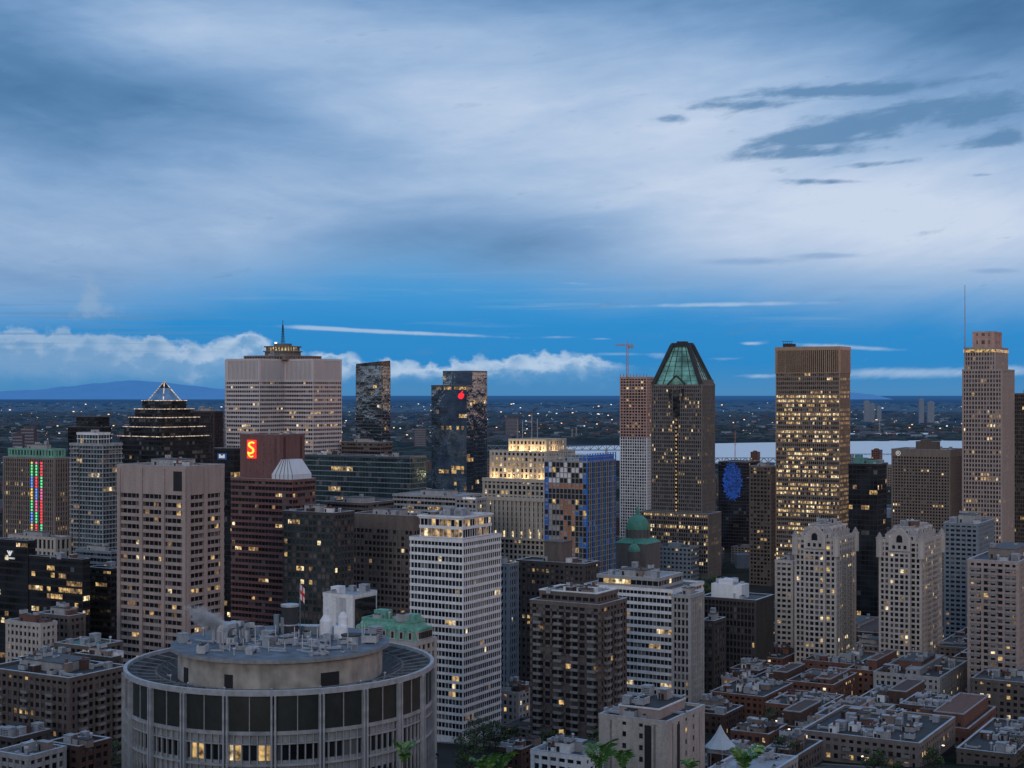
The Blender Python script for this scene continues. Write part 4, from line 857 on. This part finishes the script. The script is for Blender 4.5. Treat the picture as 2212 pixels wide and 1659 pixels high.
# ============================================================ TREES
leafm=[]
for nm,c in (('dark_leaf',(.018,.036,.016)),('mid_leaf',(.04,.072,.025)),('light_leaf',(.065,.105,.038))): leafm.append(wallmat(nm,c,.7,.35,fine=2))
bark=wallmat('bark',(.06,.045,.035))
def crownmesh(seed,r,h,base):
    q=random.Random(seed); b=MB(); cl=[]
    for k in range(22):
        a=q.uniform(0,6.28); t=q.random(); rad=r*math.sqrt(q.random())*(1-.5*abs(t-.4)); cl.append((rad*math.cos(a),rad*math.sin(a),base+t*h,q.uniform(.22,.42)*r))
    for (x,y,z,cr) in cl:
        for k in range(46):
            d=Vector((q.gauss(0,1),q.gauss(0,1),q.gauss(0,.8))).normalized()*cr*q.uniform(.55,1.1)
            c=Vector((x,y,z))+d; s=q.uniform(.22,.5); u=Vector((q.gauss(0,1),q.gauss(0,1),q.gauss(0,1))).normalized(); v=u.orthogonal().normalized()
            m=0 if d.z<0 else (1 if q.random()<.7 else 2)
            b.quad(tuple(c-u*s),tuple(c-v*s*.6),tuple(c+u*s),tuple(c+v*s*.6),m)
    return b.mesh('crown',leafm)
def trunkmesh(seed,h,r):
    q=random.Random(seed); b=MB(); b.cyl(0,0,.35,.2,-1,h*.55,8)
    for k in range(6):
        a=k*1.05+q.random(); z0=h*q.uniform(.3,.55); b.beam((0,0,z0),(r*.6*math.cos(a),r*.6*math.sin(a),z0+h*.35),.14,0,.04)
    return b.mesh('trunk',[bark])
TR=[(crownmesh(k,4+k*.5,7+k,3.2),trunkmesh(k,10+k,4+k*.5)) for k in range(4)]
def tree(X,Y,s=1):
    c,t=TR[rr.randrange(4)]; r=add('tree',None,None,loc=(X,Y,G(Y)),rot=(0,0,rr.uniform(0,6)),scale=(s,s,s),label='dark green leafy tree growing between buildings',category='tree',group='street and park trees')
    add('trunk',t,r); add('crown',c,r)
for k in range(80):
    px=rr.uniform(1425,1600); Y=rr.uniform(1080,1330); tree(PX(px,Y),Y,rr.uniform(1.0,1.5))
n=0;tries=0
while n<90 and tries<4000:
    tries+=1; Y=rr.uniform(500,1000); X=rr.uniform(-.36,.36)*Y
    if any(math.hypot(X-a,Y-b_)<r_*.9+3 for a,b_,r_ in FOOT): continue
    tree(X,Y,rr.uniform(.7,1.1)); n+=1
for px,py,Y in ((1045,1590,640),(1030,1600,630),(905,1340,560),(235,1540,540),(215,1555,535),(1105,1570,620)): tree(PX(px,Y),Y,1)
sumac=[wallmat('sumac_leaf_green',(.04,.13,.025),.5,.3,fine=14),wallmat('sumac_leaf_yellow',(.14,.24,.05),.5,.3,fine=14)]
def shrub(px,Y,ytip,seed,size=.5,nl=5):
    q=random.Random(seed); X=PX(px,Y); g=G(Y); root=add('sumac_shrub',None,None,loc=(X,Y,g),label='leafy sumac shrub with arching compound leaves on the slope',category='shrub')
    H=PZ(ytip,Y)-g-size*1.0
    b=MB(); b.beam((0,0,-.3),(.05,0,H*.5),.03,0,.02); b.beam((.05,0,H*.5),(0,0,H),.02,0,.008); b.obj('stem',[bark],root)
    for k in range(nl):
        a=k*2*math.pi/nl+q.random()*.9; up=q.uniform(1.5,1.9); L=size*q.uniform(.7,1.1); b=MB(); pts=[]; spread=q.uniform(.35,.75)
        for i in range(13):
            t=i/12; r2_=L*t*spread*(.5+.5*t); zz=H-.02+L*(up*t-.75*t*t); pts.append(Vector((r2_*math.cos(a),r2_*math.sin(a),zz)))
        side=Vector((-math.sin(a),math.cos(a),0))
        for i in range(12):
            b.beam(pts[i],pts[i+1],.003)
            for sg in(-1,1):
                l=L*.42*math.sin(math.pi*(.2+.8*(1-i/12)))+.02; base=pts[i]; dr=(side*sg+(pts[i+1]-pts[i]).normalized()*.7+Vector((q.uniform(-.2,.2),q.uniform(-.2,.2),-.35+q.uniform(-.2,.2)))).normalized(); tip=base+dr*l; wv=(pts[i+1]-pts[i]).normalized()*l*.17; mid=base+dr*l*.4+Vector((0,0,.006))
                m=0 if q.random()<.75 else 1
                b.tri(tuple(base),tuple(mid-wv),tuple(mid+wv),m); b.tri(tuple(mid-wv),tuple(tip),tuple(mid+wv),m)
        b.obj('leaf',sumac,root)
shrub(872,15,1604,1,.20,4); shrub(1045,12.5,1622,2,.24,4); shrub(1080,12.8,1614,8,.22,4); shrub(1295,12.5,1602,3,.24,5); shrub(1345,14,1612,7,.2,4); shrub(1490,15,1636,4,.14,4); shrub(1608,12.8,1610,5,.22,5)
# ============================================================ GROUND / WATER
ys=[-400,-100,0,3,8,14,30,60,120,200]+[200+15*i for i in range(1,68)]+[1400,1800,2400,3000,3500,3900,6000,12000,30000,70000]
b=MB(); xs=[-60000,-20000,-5000,-1500,-600,0,600,1500,5000,20000,60000]
b.v=[(x,y,G(y)) for y in ys for x in xs]; nx=len(xs)
for j in range(len(ys)-1):
    for i in range(nx-1): b.f.append((j*nx+i,j*nx+i+1,(j+1)*nx+i+1,(j+1)*nx+i)); b.m.append(0)
gm,nt,bs=newmat('ground_cover'); L=nt.links.new
tc=N(nt,'ShaderNodeTexCoord'); sp=N(nt,'ShaderNodeSeparateXYZ'); L(tc.outputs['Object'],sp.inputs[0])
n1=N(nt,'ShaderNodeTexNoise'); n1.inputs['Scale'].default_value=.02; n1.inputs['Detail'].default_value=8; L(tc.outputs['Object'],n1.inputs['Vector'])
mpn=N(nt,'ShaderNodeMapping'); mpn.inputs['Scale'].default_value=(.004,.0008,1); L(tc.outputs['Object'],mpn.inputs[0])
n2=N(nt,'ShaderNodeTexNoise'); n2.inputs['Scale'].default_value=1; n2.inputs['Detail'].default_value=6; L(mpn.outputs[0],n2.inputs['Vector'])
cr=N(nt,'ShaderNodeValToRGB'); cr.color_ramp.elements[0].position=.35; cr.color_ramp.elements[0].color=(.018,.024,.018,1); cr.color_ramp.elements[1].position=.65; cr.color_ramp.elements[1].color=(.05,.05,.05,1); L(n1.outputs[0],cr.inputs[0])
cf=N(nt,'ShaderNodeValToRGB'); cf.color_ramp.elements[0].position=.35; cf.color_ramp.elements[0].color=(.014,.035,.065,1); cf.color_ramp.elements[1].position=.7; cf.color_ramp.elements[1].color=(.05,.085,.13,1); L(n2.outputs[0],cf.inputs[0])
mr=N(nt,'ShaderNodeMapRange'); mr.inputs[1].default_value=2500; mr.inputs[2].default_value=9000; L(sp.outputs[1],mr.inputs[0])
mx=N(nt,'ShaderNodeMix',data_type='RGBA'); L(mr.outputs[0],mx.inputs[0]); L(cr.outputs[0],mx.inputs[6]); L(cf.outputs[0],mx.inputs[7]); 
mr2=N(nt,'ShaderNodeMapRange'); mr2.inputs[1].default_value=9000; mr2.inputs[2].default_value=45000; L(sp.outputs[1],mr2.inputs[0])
mx2=N(nt,'ShaderNodeMix',data_type='RGBA'); L(mr2.outputs[0],mx2.inputs[0]); L(mx.outputs[2],mx2.inputs[6]); mx2.inputs[7].default_value=(.07,.20,.38,1)  # distance haze painted into the ground colour, bluer farther out
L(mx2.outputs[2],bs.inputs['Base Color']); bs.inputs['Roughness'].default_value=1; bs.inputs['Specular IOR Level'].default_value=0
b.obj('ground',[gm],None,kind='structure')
wm_,nt,bs=newmat('river_water'); bs.inputs['Base Color'].default_value=(.72,.77,.82,1); bs.inputs['Roughness'].default_value=.5
def sheet(name,pts,z,mat,**k):
    b=MB(); b.v=[(PX(px,Y),Y,z) for px,Y in pts]; b.f=[tuple(range(len(pts)))]; b.m=[0]; return b.obj(name,[mat],None,**k)
sheet('river',[(1130,4500),(1400,4150),(1800,3850),(2500,3800),(2500,6200),(2080,6050),(1680,5750),(1400,5500),(1190,5250)],-10.5,wm_,kind='structure')
sheet('river',[(1825,6750),(2000,6700),(2010,7050),(1830,7000)],-10.3,wm_,kind='structure')
sheet('river',[(-80,4000),(30,4000),(40,4600),(-80,4700)],-10.3,wm_,kind='structure')
asph=wallmat('asphalt',(.05,.05,.053),.85,.25)
pave=wallmat('pavement_concrete',(.15,.15,.155),.85,.2); paint=wallmat('road_paint',(.6,.6,.55),.7,.2)
th=math.radians(30); U=(math.cos(th),-math.sin(th)); Vv=(math.sin(th),math.cos(th))
def road(o,dr,L0,w=10):
    nrm=(dr[1],-dr[0]); n=int(L0/12); rb=MB();kb=MB();pb=MB()
    def P(t,s,dz): x=o[0]+dr[0]*t+nrm[0]*s;y=o[1]+dr[1]*t+nrm[1]*s; return (x,y,G(y)+dz)
    for i in range(n):
        a,c=i*12,(i+1)*12
        rb.quad(P(a,-w/2,.10),P(a,w/2,.10),P(c,w/2,.10),P(c,-w/2,.10))
        for s in (-1,1): 
            kb.quad(P(a,s*w/2,.25),P(a,s*(w/2+3),.25),P(c,s*(w/2+3),.25),P(c,s*w/2,.25)); kb.quad(P(a,s*w/2,.10),P(a,s*w/2,.25),P(c,s*w/2,.25),P(c,s*w/2,.10))
        pb.quad(P(a,-.08,.12),P(a,.08,.12),P(a+5,.08,.12),P(a+5,-.08,.12))
    rb.obj('road',[asph],None,kind='structure'); kb.obj('pavement',[pave],None,kind='structure'); pb.obj('road_marking',[paint],None,kind='structure')
for (px,Y) in ((1120,560),(1530,600),(1700,700),(1090,900)): road((PX(px,Y)-Vv[0]*80,Y-Vv[1]*80),Vv,700)
for (px,Y) in ((0,800),(300,1000)): road((PX(px,Y),Y),U,600)
# far woodland + town + lights
q=random.Random(5)
def farlump(b,x,y,z,w,d,h,m):
    n=7; a0=q.random()*6
    r1=[(x+w*math.cos(a0+k*6.283/n)*q.uniform(.8,1.1),y+d*math.sin(a0+k*6.283/n),z-1) for k in range(n)]; r2=[(x+(p[0]-x)*.75,y+(p[1]-y)*.75,z+h*q.uniform(.6,.9)) for p in r1]
    i=len(b.v); b.v+=r1+r2+[(x+q.uniform(-.2,.2)*w,y,z+h)]
    for k in range(n):
        b.f.append((i+k,i+(k+1)%n,i+n+(k+1)%n,i+n+k)); b.m.append(m); b.f.append((i+n+k,i+n+(k+1)%n,i+2*n)); b.m.append(m)
fw=[wallmat('distant_wood_dark',(.012,.032,.044),.95,.3,scale=.01,fine=.05),wallmat('distant_wood_thin_haze',(.022,.062,.105),.95,.3,scale=.01,fine=.05),wallmat('distant_wood_haze',(.04,.125,.23),.95,.2,scale=.01,fine=.05)]  # wood colours carry the aerial haze, bluer for the farther lumps
b=MB()
for k in range(9500):
    Y=1/q.uniform(1/26000,1/5500) if q.random()<.85 else q.uniform(3000,5200); X=q.uniform(-.38,.38)*Y
    px=X/Y*F+CX
    if Y<6150 and px>1110: 
        if not(Y<3800 or Y>5900): continue
    if 6600<Y<7100 and 1815<px<2020: continue
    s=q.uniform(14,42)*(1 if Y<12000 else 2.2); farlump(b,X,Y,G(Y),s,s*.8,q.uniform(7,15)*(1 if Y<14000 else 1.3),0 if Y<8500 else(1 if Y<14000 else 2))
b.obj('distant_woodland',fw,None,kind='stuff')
fc=[wallmat('far_pale_wall',(.19,.25,.34)),wallmat('far_grey_wall',(.07,.10,.15)),wallmat('far_brick_wall',(.075,.055,.075)),litmat('far_lamp_warm',(1,.66,.34),1.8,False),litmat('far_lamp_white',(.85,.92,1),1.3,False)]  # far wall colours include a bluish haze tint
b=MB()
for k in range(2300):
    Y=1/q.uniform(1/20000,1/5600); X=q.uniform(-.38,.38)*Y; px=X/Y*F+CX
    if Y<6200 and px>1110: continue
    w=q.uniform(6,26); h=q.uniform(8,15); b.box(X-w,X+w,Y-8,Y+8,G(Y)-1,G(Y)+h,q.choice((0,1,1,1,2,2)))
for k in range(900):
    Y=q.uniform(1500,4000); X=q.uniform(-.38,.38)*Y
    if any(math.hypot(X-a,Y-b_)<r_+14 for a,b_,r_ in FOOT): continue
    w=q.uniform(4,12); h=q.uniform(6,14); b.box(X-w,X+w,Y-8,Y+8,G(Y)-1,G(Y)+h,q.choice((0,1,1,2,2)))
b.obj('distant_town',fc,None,kind='stuff')
b=MB()
for k in range(640):
    Y=1/q.uniform(1/24000,1/5600) if q.random()<.8 else q.uniform(1500,4000); 
    X=q.uniform(-.38,.38)*Y; px=X/Y*F+CX
    if Y<6200 and Y>3800 and px>1110: continue
    s=Y/6200*q.choice((.5,.8,1.1,2.2)); z=G(Y)+17; b.box(X-s*q.uniform(1,2),X+s,Y-s,Y+s,z,z+s*1.3,q.choice((3,3,4)))
b.obj('distant_town_lights',fc,None,kind='stuff')
for px,yt,Y,wpx in ((1872,866,9500,12),(1884,872,9600,10),(1899,878,9400,9),(1990,862,9000,10),(2010,868,9300,14),(908,925,5200,26),(1106,902,6500,30),(62,925,3000,30),(40,938,2900,22),(500,900,5000,30)):
    X=PX(px,Y); h=PZ(yt,Y)-G(Y); w=wpx/F*Y/2; root=MB()
    root.box(-w,w,-w*.6,w*.6,-2,h,0); root.box(-w*.3,w*.3,-w*.3,w*.3,h,h+5,0)
    nf=int(h/6)
    for j in range(nf): root.box(-w*.92,w*.92,-w*.6-.4,-w*.6,j*6+2.4,j*6+4.8,1)
    root.obj('distant_apartment_block',[fc[0] if px>1800 else fc[2],W['greyblue']],None,loc=(X,Y,G(Y)),label='small hazy apartment block beyond the river',category='building',group='distant apartment blocks')
def bridge(px0,px1,Y,py,label):
    x0,x1=PX(px0,Y),PX(px1,Y); zt=PZ(py,Y); root=add('truss_bridge',None,None,loc=(x0,Y,0),label=label,category='bridge')
    L_=x1-x0; n=max(4,int(L_/22)); b=MB()
    for y in (-6,6):
        b.beam((0,y,zt),(L_,y,zt),.9); b.beam((0,y,zt+13),(L_,y,zt+13),.7)
        for i in range(n): xx=L_*i/n; b.beam((xx,y,zt),(xx,y,zt+13),.5); b.beam((xx,y,zt),(xx+L_/n/2,y,zt+13),.5); b.beam((xx+L_/n/2,y,zt+13),(xx+L_/n,y,zt),.5)
    b.obj('truss',[W['greyblue']],root); b=MB(); b.box(0,L_,-6,6,zt-1.5,zt-.2); b.obj('deck',[W['roofdark']],root)
    for i in range(0,n+1,4): b=MB(); xx=L_*i/n; b.box(xx-3,xx+3,-7,7,-14,zt-1.5); b.obj('pier',[W['concrete']],root)
bridge(1030,1345,4300,972,'dark steel truss bridge crossing the river'); bridge(1520,1700,3950,1000,'low steel truss railway bridge over the river'); bridge(1830,2100,4600,990,'low steel river bridge with trusses')
for px,Y,yt in ((1236,6200,925),(1245,6250,922),(1900,6500,905),(2120,5200,925),(2135,5200,905),(1588,3000,930),(1118,3800,905)):
    X=PX(px,Y); h=PZ(yt,Y)-G(Y); b=MB(); s=Y/6000
    for sx in(-1,1): b.beam((sx*3*s,0,0),(sx*.6*s,0,h),.8*s,0,.4*s)
    for k in range(6): b.beam((-3*s*(1-k/8),0,h*k/6),(3*s*(1-(k+1)/8),0,h*(k+1)/6),.3*s)
    for k in (.75,.88): b.beam((-6*s,0,h*k),(6*s,0,h*k),.4*s)
    b.obj('lattice_mast',[W['concrete'] if px!=1588 else W['steelred']],None,loc=(X,Y,G(Y)),label='slender lattice mast near the river',category='mast',group='lattice masts')
def hill(pts,Y,mat):
    b=MB(); n=len(pts); dd=Y*.06
    top=[(PX(p[0],Y),Y+dd,PZ(p[1],Y)) for p in pts]; bot=[(PX(p[0],Y),Y,-12) for p in pts]; bk=[(PX(p[0],Y),Y+2*dd,-12) for p in pts]
    for i in range(n-1): b.quad(bot[i],bot[i+1],top[i+1],top[i]); b.quad(top[i],top[i+1],bk[i+1],bk[i])
    b.obj('hills',[mat],None,kind='structure')
hm=wallmat('hazy_hill',(.085,.33,.68),1,.05,scale=.0005,fine=.002)  # aerial haze put into the hill's blue base colour
def interp(pts,step=12):
    out=[];q2=random.Random(3)
    for (a,ya),(c,yc) in zip(pts,pts[1:]):
        m=max(1,int((c-a)/step))
        for k in range(m):
            t=k/m; t=t*t*(3-2*t); out.append((a+(c-a)*k/m,ya+(yc-ya)*t+q2.uniform(-.5,.5)))
    out.append(pts[-1]); return out
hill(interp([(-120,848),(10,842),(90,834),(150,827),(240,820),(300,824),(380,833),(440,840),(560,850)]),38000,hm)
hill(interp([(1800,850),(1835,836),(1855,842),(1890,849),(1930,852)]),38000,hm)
# ============================================================ WORLD
w=bpy.data.worlds.new('World'); scene.world=w; w.use_nodes=True; nt=w.node_tree; nt.nodes.clear(); L=nt.links.new
class E:
    def __init__(s,k): s.s=k
    def __add__(a,b): return M('ADD',a,b)
    __radd__=__add__
    def __sub__(a,b): return M('SUBTRACT',a,b)
    def __rsub__(a,b): return M('SUBTRACT',b,a)
    def __mul__(a,b): return M('MULTIPLY',a,b)
    __rmul__=__mul__
    def __truediv__(a,b): return M('DIVIDE',a,b)
def M(op,a,b=None,c=None):
    n=nt.nodes.new('ShaderNodeMath'); n.operation=op
    for i,v in enumerate((a,b,c)):
        if v is None: continue
        if isinstance(v,E): L(v.s,n.inputs[i])
        else: n.inputs[i].default_value=v
    return E(n.outputs[0])
def sst(x,a,b):
    n=nt.nodes.new('ShaderNodeMapRange'); n.interpolation_type='SMOOTHSTEP'; L(x.s,n.inputs[0]); 
    flip=a>b
    n.inputs[1].default_value=min(a,b); n.inputs[2].default_value=max(a,b); n.inputs[3].default_value=1 if flip else 0; n.inputs[4].default_value=0 if flip else 1; return E(n.outputs[0])
def vec(x,y,z=0.0):
    n=nt.nodes.new('ShaderNodeCombineXYZ')
    for i,v in enumerate((x,y,z)):
        if isinstance(v,E): L(v.s,n.inputs[i])
        else: n.inputs[i].default_value=v
    return n.outputs[0]
def noi(x,y,z,det=6,rough=.55,dist=0):
    n=nt.nodes.new('ShaderNodeTexNoise'); n.inputs['Scale'].default_value=1; n.inputs['Detail'].default_value=det; n.inputs['Roughness'].default_value=rough; n.inputs['Distortion'].default_value=dist
    L(vec(x,y,z),n.inputs['Vector']); return E(n.outputs[0])
def mixc(f,a,b):
    n=nt.nodes.new('ShaderNodeMix'); n.data_type='RGBA'
    if isinstance(f,E): L(f.s,n.inputs[0])
    else: n.inputs[0].default_value=f
    for i,v in ((6,a),(7,b)):
        if isinstance(v,tuple): n.inputs[i].default_value=(*v,1)
        else: L(v,n.inputs[i])
    return n.outputs[2]
def ramp(x,stops):
    n=nt.nodes.new('ShaderNodeValToRGB'); r=n.color_ramp
    while len(r.elements)<len(stops): r.elements.new(.5)
    for e,(p,c) in zip(r.elements,stops): e.position=p; e.color=(*c,1)
    L(x.s,n.inputs[0]); return n.outputs[0]
tc=nt.nodes.new('ShaderNodeTexCoord'); sp=nt.nodes.new('ShaderNodeSeparateXYZ'); L(tc.outputs['Generated'],sp.inputs[0])
dx,dy,dz=E(sp.outputs[0]),E(sp.outputs[1]),E(sp.outputs[2])
ym=M('MAXIMUM',dy,.3); front=sst(dy,.3,.5)
P=dx/ym*F+CX; Q=HY-dz/ym*F
Qb=Q-P*.22+P*P*.00012
nA=noi(P/900,Qb/230,1.3,5,.5,.4)-.5; nB=noi(P/300,Qb/80,4.1,6,.55,.5)-.5; nC=noi(P/90,(Qb)/26,7.7,7,.62,.3)-.5; nD=noi(P/45,Q/34,2.2,7,.6)-.5
nE=noi(P/230,(Q+P*.12)/42,9.9,8,.62,.6)-.5
def gau(px,py,sx,sy,rot=0):
    x=P-px;y=Q-py
    if rot: 
        c,s_=math.cos(math.radians(rot)),math.sin(math.radians(rot)); x,y=x*c-y*s_, x*s_+y*c
    x=x/sx;y=y/sy
    r=x*x+y*y
    return M('EXPONENT',r*-1)
bf=.60+nA*.66+nB*.32+nE*.14+nC*.09
for px,py,sx,sy,rot,am in ((1350,240,520,160,-10,.30),(1950,470,480,130,0,.36),(1000,300,420,130,-15,.12),(420,70,280,70,-10,.16),(100,240,430,130,-8,-.36),(600,280,330,55,-14,-.22),(2150,30,420,110,0,-.48),
   (1150,-20,600,70,0,-.24),(350,470,350,90,0,.08),(0,60,250,120,0,-.2),(1500,420,300,120,0,.12),(120,620,300,60,0,-.10),(1000,530,300,60,0,-.22),(2050,250,260,50,8,-.05)):
    bf=bf+gau(px,py,sx,sy,rot)*am
deck=ramp(M('MULTIPLY',bf,1.0),[(0,(.05,.15,.32)),(.25,(.095,.225,.43)),(.5,(.19,.34,.58)),(.75,(.35,.49,.71)),(1,(.57,.66,.82))])
bq=M('DIVIDE',Q+nB*45+nA*30,1000.)
blue=ramp(bq,[(0,(.15,.25,.42)),(.54,(.12,.34,.64)),(.63,(.04,.29,.64)),(.70,(.012,.245,.60)),(.78,(.014,.235,.57)),(.85,(.06,.25,.50))])
edge=585+gau(0,600,480,9000)*95+gau(1950,600,650,9000)*70-gau(900,600,240,9000)*40
dm=sst(Q-edge+nB*100+nA*80+nC*25,85,-105)
dm=M('MAXIMUM',dm,1-front)
col=mixc(dm,blue,deck)
def layer(col,mask,c,op=1):
    return mixc(M('MULTIPLY',mask*front,op),col,c)
wisp=sst(noi(P/520,Q/22,5.5,7,.6,.3)-.5+gau(1500,640,900,90)*.05,.07,.28)*gau(1500,640,1300,90)
col=layer(col,wisp,(.20,.39,.65),.45)
dk=None
for px,py,sx,sy,rot,a in ((1720,200,190,17,4,.95),(1990,185,150,16,8,.8),(1600,228,120,11,2,.75),(1900,258,230,24,12,.9),(2130,235,150,28,10,1.0),(1760,295,130,20,6,.85),(1445,255,60,12,0,.8),(1760,332,180,12,3,.8),(1800,392,130,7,-1,.9),(1900,355,110,8,4,.7),(2160,300,90,16,4,.8),(1340,172,30,5,0,.5),(2130,378,50,5,0,.6)):
    g=gau(px,py,sx,sy,rot)*a; dk=g if dk is None else dk+g
dk=dk+gau(1880,260,420,95,6)*.26
dkm=sst(dk+nE*2.3+nC*1.5+nD*.5,.25,1.15)
col=layer(col,dkm,(.095,.225,.42),.88)
dk2=gau(1600,565,130,11)+gau(1790,552,90,8)+gau(2150,585,80,8)+gau(1900,620,200,9)*.6
col=layer(col,sst(dk2+nC*.8,.3,1.1),(.18,.33,.58),.6)
lk=None
for px,py,sx,sy,rot,a in ((1560,658,230,6,1,1.0),(860,718,240,5,-2.5,1.15),(700,708,90,5,-3,.8),(1830,750,150,6,-3,.9),(1960,806,190,14,0,1.0),(1300,732,30,3,0,.7),(1620,742,25,4,0,.9),(1640,812,60,6,0,.8),(1260,490,60,10,0,.5),(1340,765,80,5,0,.7),(1440,770,50,8,0,.5),(1210,728,50,3,0,.5),(1240,612,70,4,-3,.5),(2190,800,60,14,0,.8),(1560,775,60,5,0,.5)):
    g=gau(px,py,sx,sy,rot)*a; lk=g if lk is None else lk+g
lkm=sst(lk+nC*1.0+nD*.5,.25,1.15)
col=layer(col,lkm,(.37,.52,.73),.85)
top=794-gau(230,0,260,9e4)*66-gau(530,0,75,9e4)*66-gau(350,0,55,9e4)*20-gau(690,0,90,9e4)*34-gau(860,0,110,9e4)*18-gau(1180,0,120,9e4)*34-gau(1010,0,80,9e4)*12-gau(1290,0,50,9e4)*14-gau(-60,0,200,9e4)*60
vo=nt.nodes.new('ShaderNodeTexVoronoi'); vo.feature='SMOOTH_F1'; vo.inputs['Scale'].default_value=1; vo.inputs['Smoothness'].default_value=.4
L(vec((P+nD*60)/46,(Q+nD*44)/30,.5),vo.inputs['Vector']); vd=E(vo.outputs['Distance'])
cd=Q-top+ (.45-vd)*24+nD*62+nB*26
xfade=sst(P+nB*120,1400,1250)
cum=sst(cd,-4,15)*sst(Q+nB*70+nD*40,846,785)*xfade
shade=sst(cd+ nD*90+(.45-vd)*50,0,66)
leftg=sst(P,620,200)
cc=mixc(shade,(.50,.63,.79),(.16,.35,.60))
cc=mixc(leftg*.55,cc,(.19,.34,.55))
col=layer(col,cum,cc,.86)
bd=sst(noi(P/420,Q/9,3.3,5,.6)-.5+gau(120,690,330,26)*.12+gau(120,745,300,40)*.06,.0,.2)*gau(120,705,400,70)
col=layer(col,bd,(.10,.25,.46),.6)
pf=sst(gau(195,628,28,40)+gau(215,672,60,26)*.8+nD*2.0,.3,1.15); col=layer(col,pf,(.27,.40,.59),.6)
hz=gau(1106,852,9000,28); col=layer(col,hz,(.065,.24,.50),.6)
dusk=ramp(M('MULTIPLY',dz,1.0),[(0,(.52,.43,.40)),(.12,(.54,.50,.52)),(.35,(.42,.48,.58)),(.8,(.26,.38,.56))])
col=mixc(sst(dy,.25,-.35),col,dusk)
gd=nt.nodes.new('ShaderNodeVectorMath'); gd.operation='DOT_PRODUCT'; L(tc.outputs['Generated'],gd.inputs[0]); gd.inputs[1].default_value=Vector((.93,.32,.06)).normalized()
gl=M('POWER',M('MAXIMUM',E(gd.outputs['Value']),0.0),12.0); 
col=mixc(M('MULTIPLY',gl,.8),col,(1.5,.66,.25))  # orange sky glow added outside the frame to warm the towers' right sides
col=mixc(sst(dz,0,-.02),col,(.03,.045,.07))
sky=nt.nodes.new('ShaderNodeTexSky'); sky.sky_type='NISHITA'; sky.sun_disc=False; sky.sun_elevation=math.radians(4); sky.sun_rotation=math.radians(190)
va=nt.nodes.new('ShaderNodeVectorMath'); va.operation='SCALE'; L(sky.outputs[0],va.inputs[0]); va.inputs['Scale'].default_value=.005
vb=nt.nodes.new('ShaderNodeVectorMath'); vb.operation='ADD'; L(va.outputs[0],vb.inputs[0]); L(col,vb.inputs[1])
bg=nt.nodes.new('ShaderNodeBackground'); L(vb.outputs[0],bg.inputs[0]); bg.inputs[1].default_value=1
out=nt.nodes.new('ShaderNodeOutputWorld'); L(bg.outputs[0],out.inputs[0])
try: w.cycles.sampling_method='MANUAL'; w.cycles.sample_map_resolution=256
except: pass
sl=bpy.data.lights.new('sun','SUN'); sl.energy=.62; sl.angle=math.radians(12); sl.color=(1,.90,.84)
d=Vector((.2,1,-.22)); add('sun',sl,None,rot=d.to_track_quat('-Z','Y').to_euler())
# ============================================================ CAMERA
cam=bpy.data.cameras.new('camera'); cam.sensor_width=36; cam.lens=36*F/2212; cam.shift_y=(HY-829.5)/2212; cam.clip_end=150000; cam.clip_start=.5
co=add('camera',cam,None,loc=(0,0,CAMZ),rot=(math.pi/2,0,0)); scene.camera=co
scene.view_settings.view_transform='Standard'; scene.view_settings.look='None'; scene.view_settings.exposure=0
print('objects',len(bpy.data.objects))
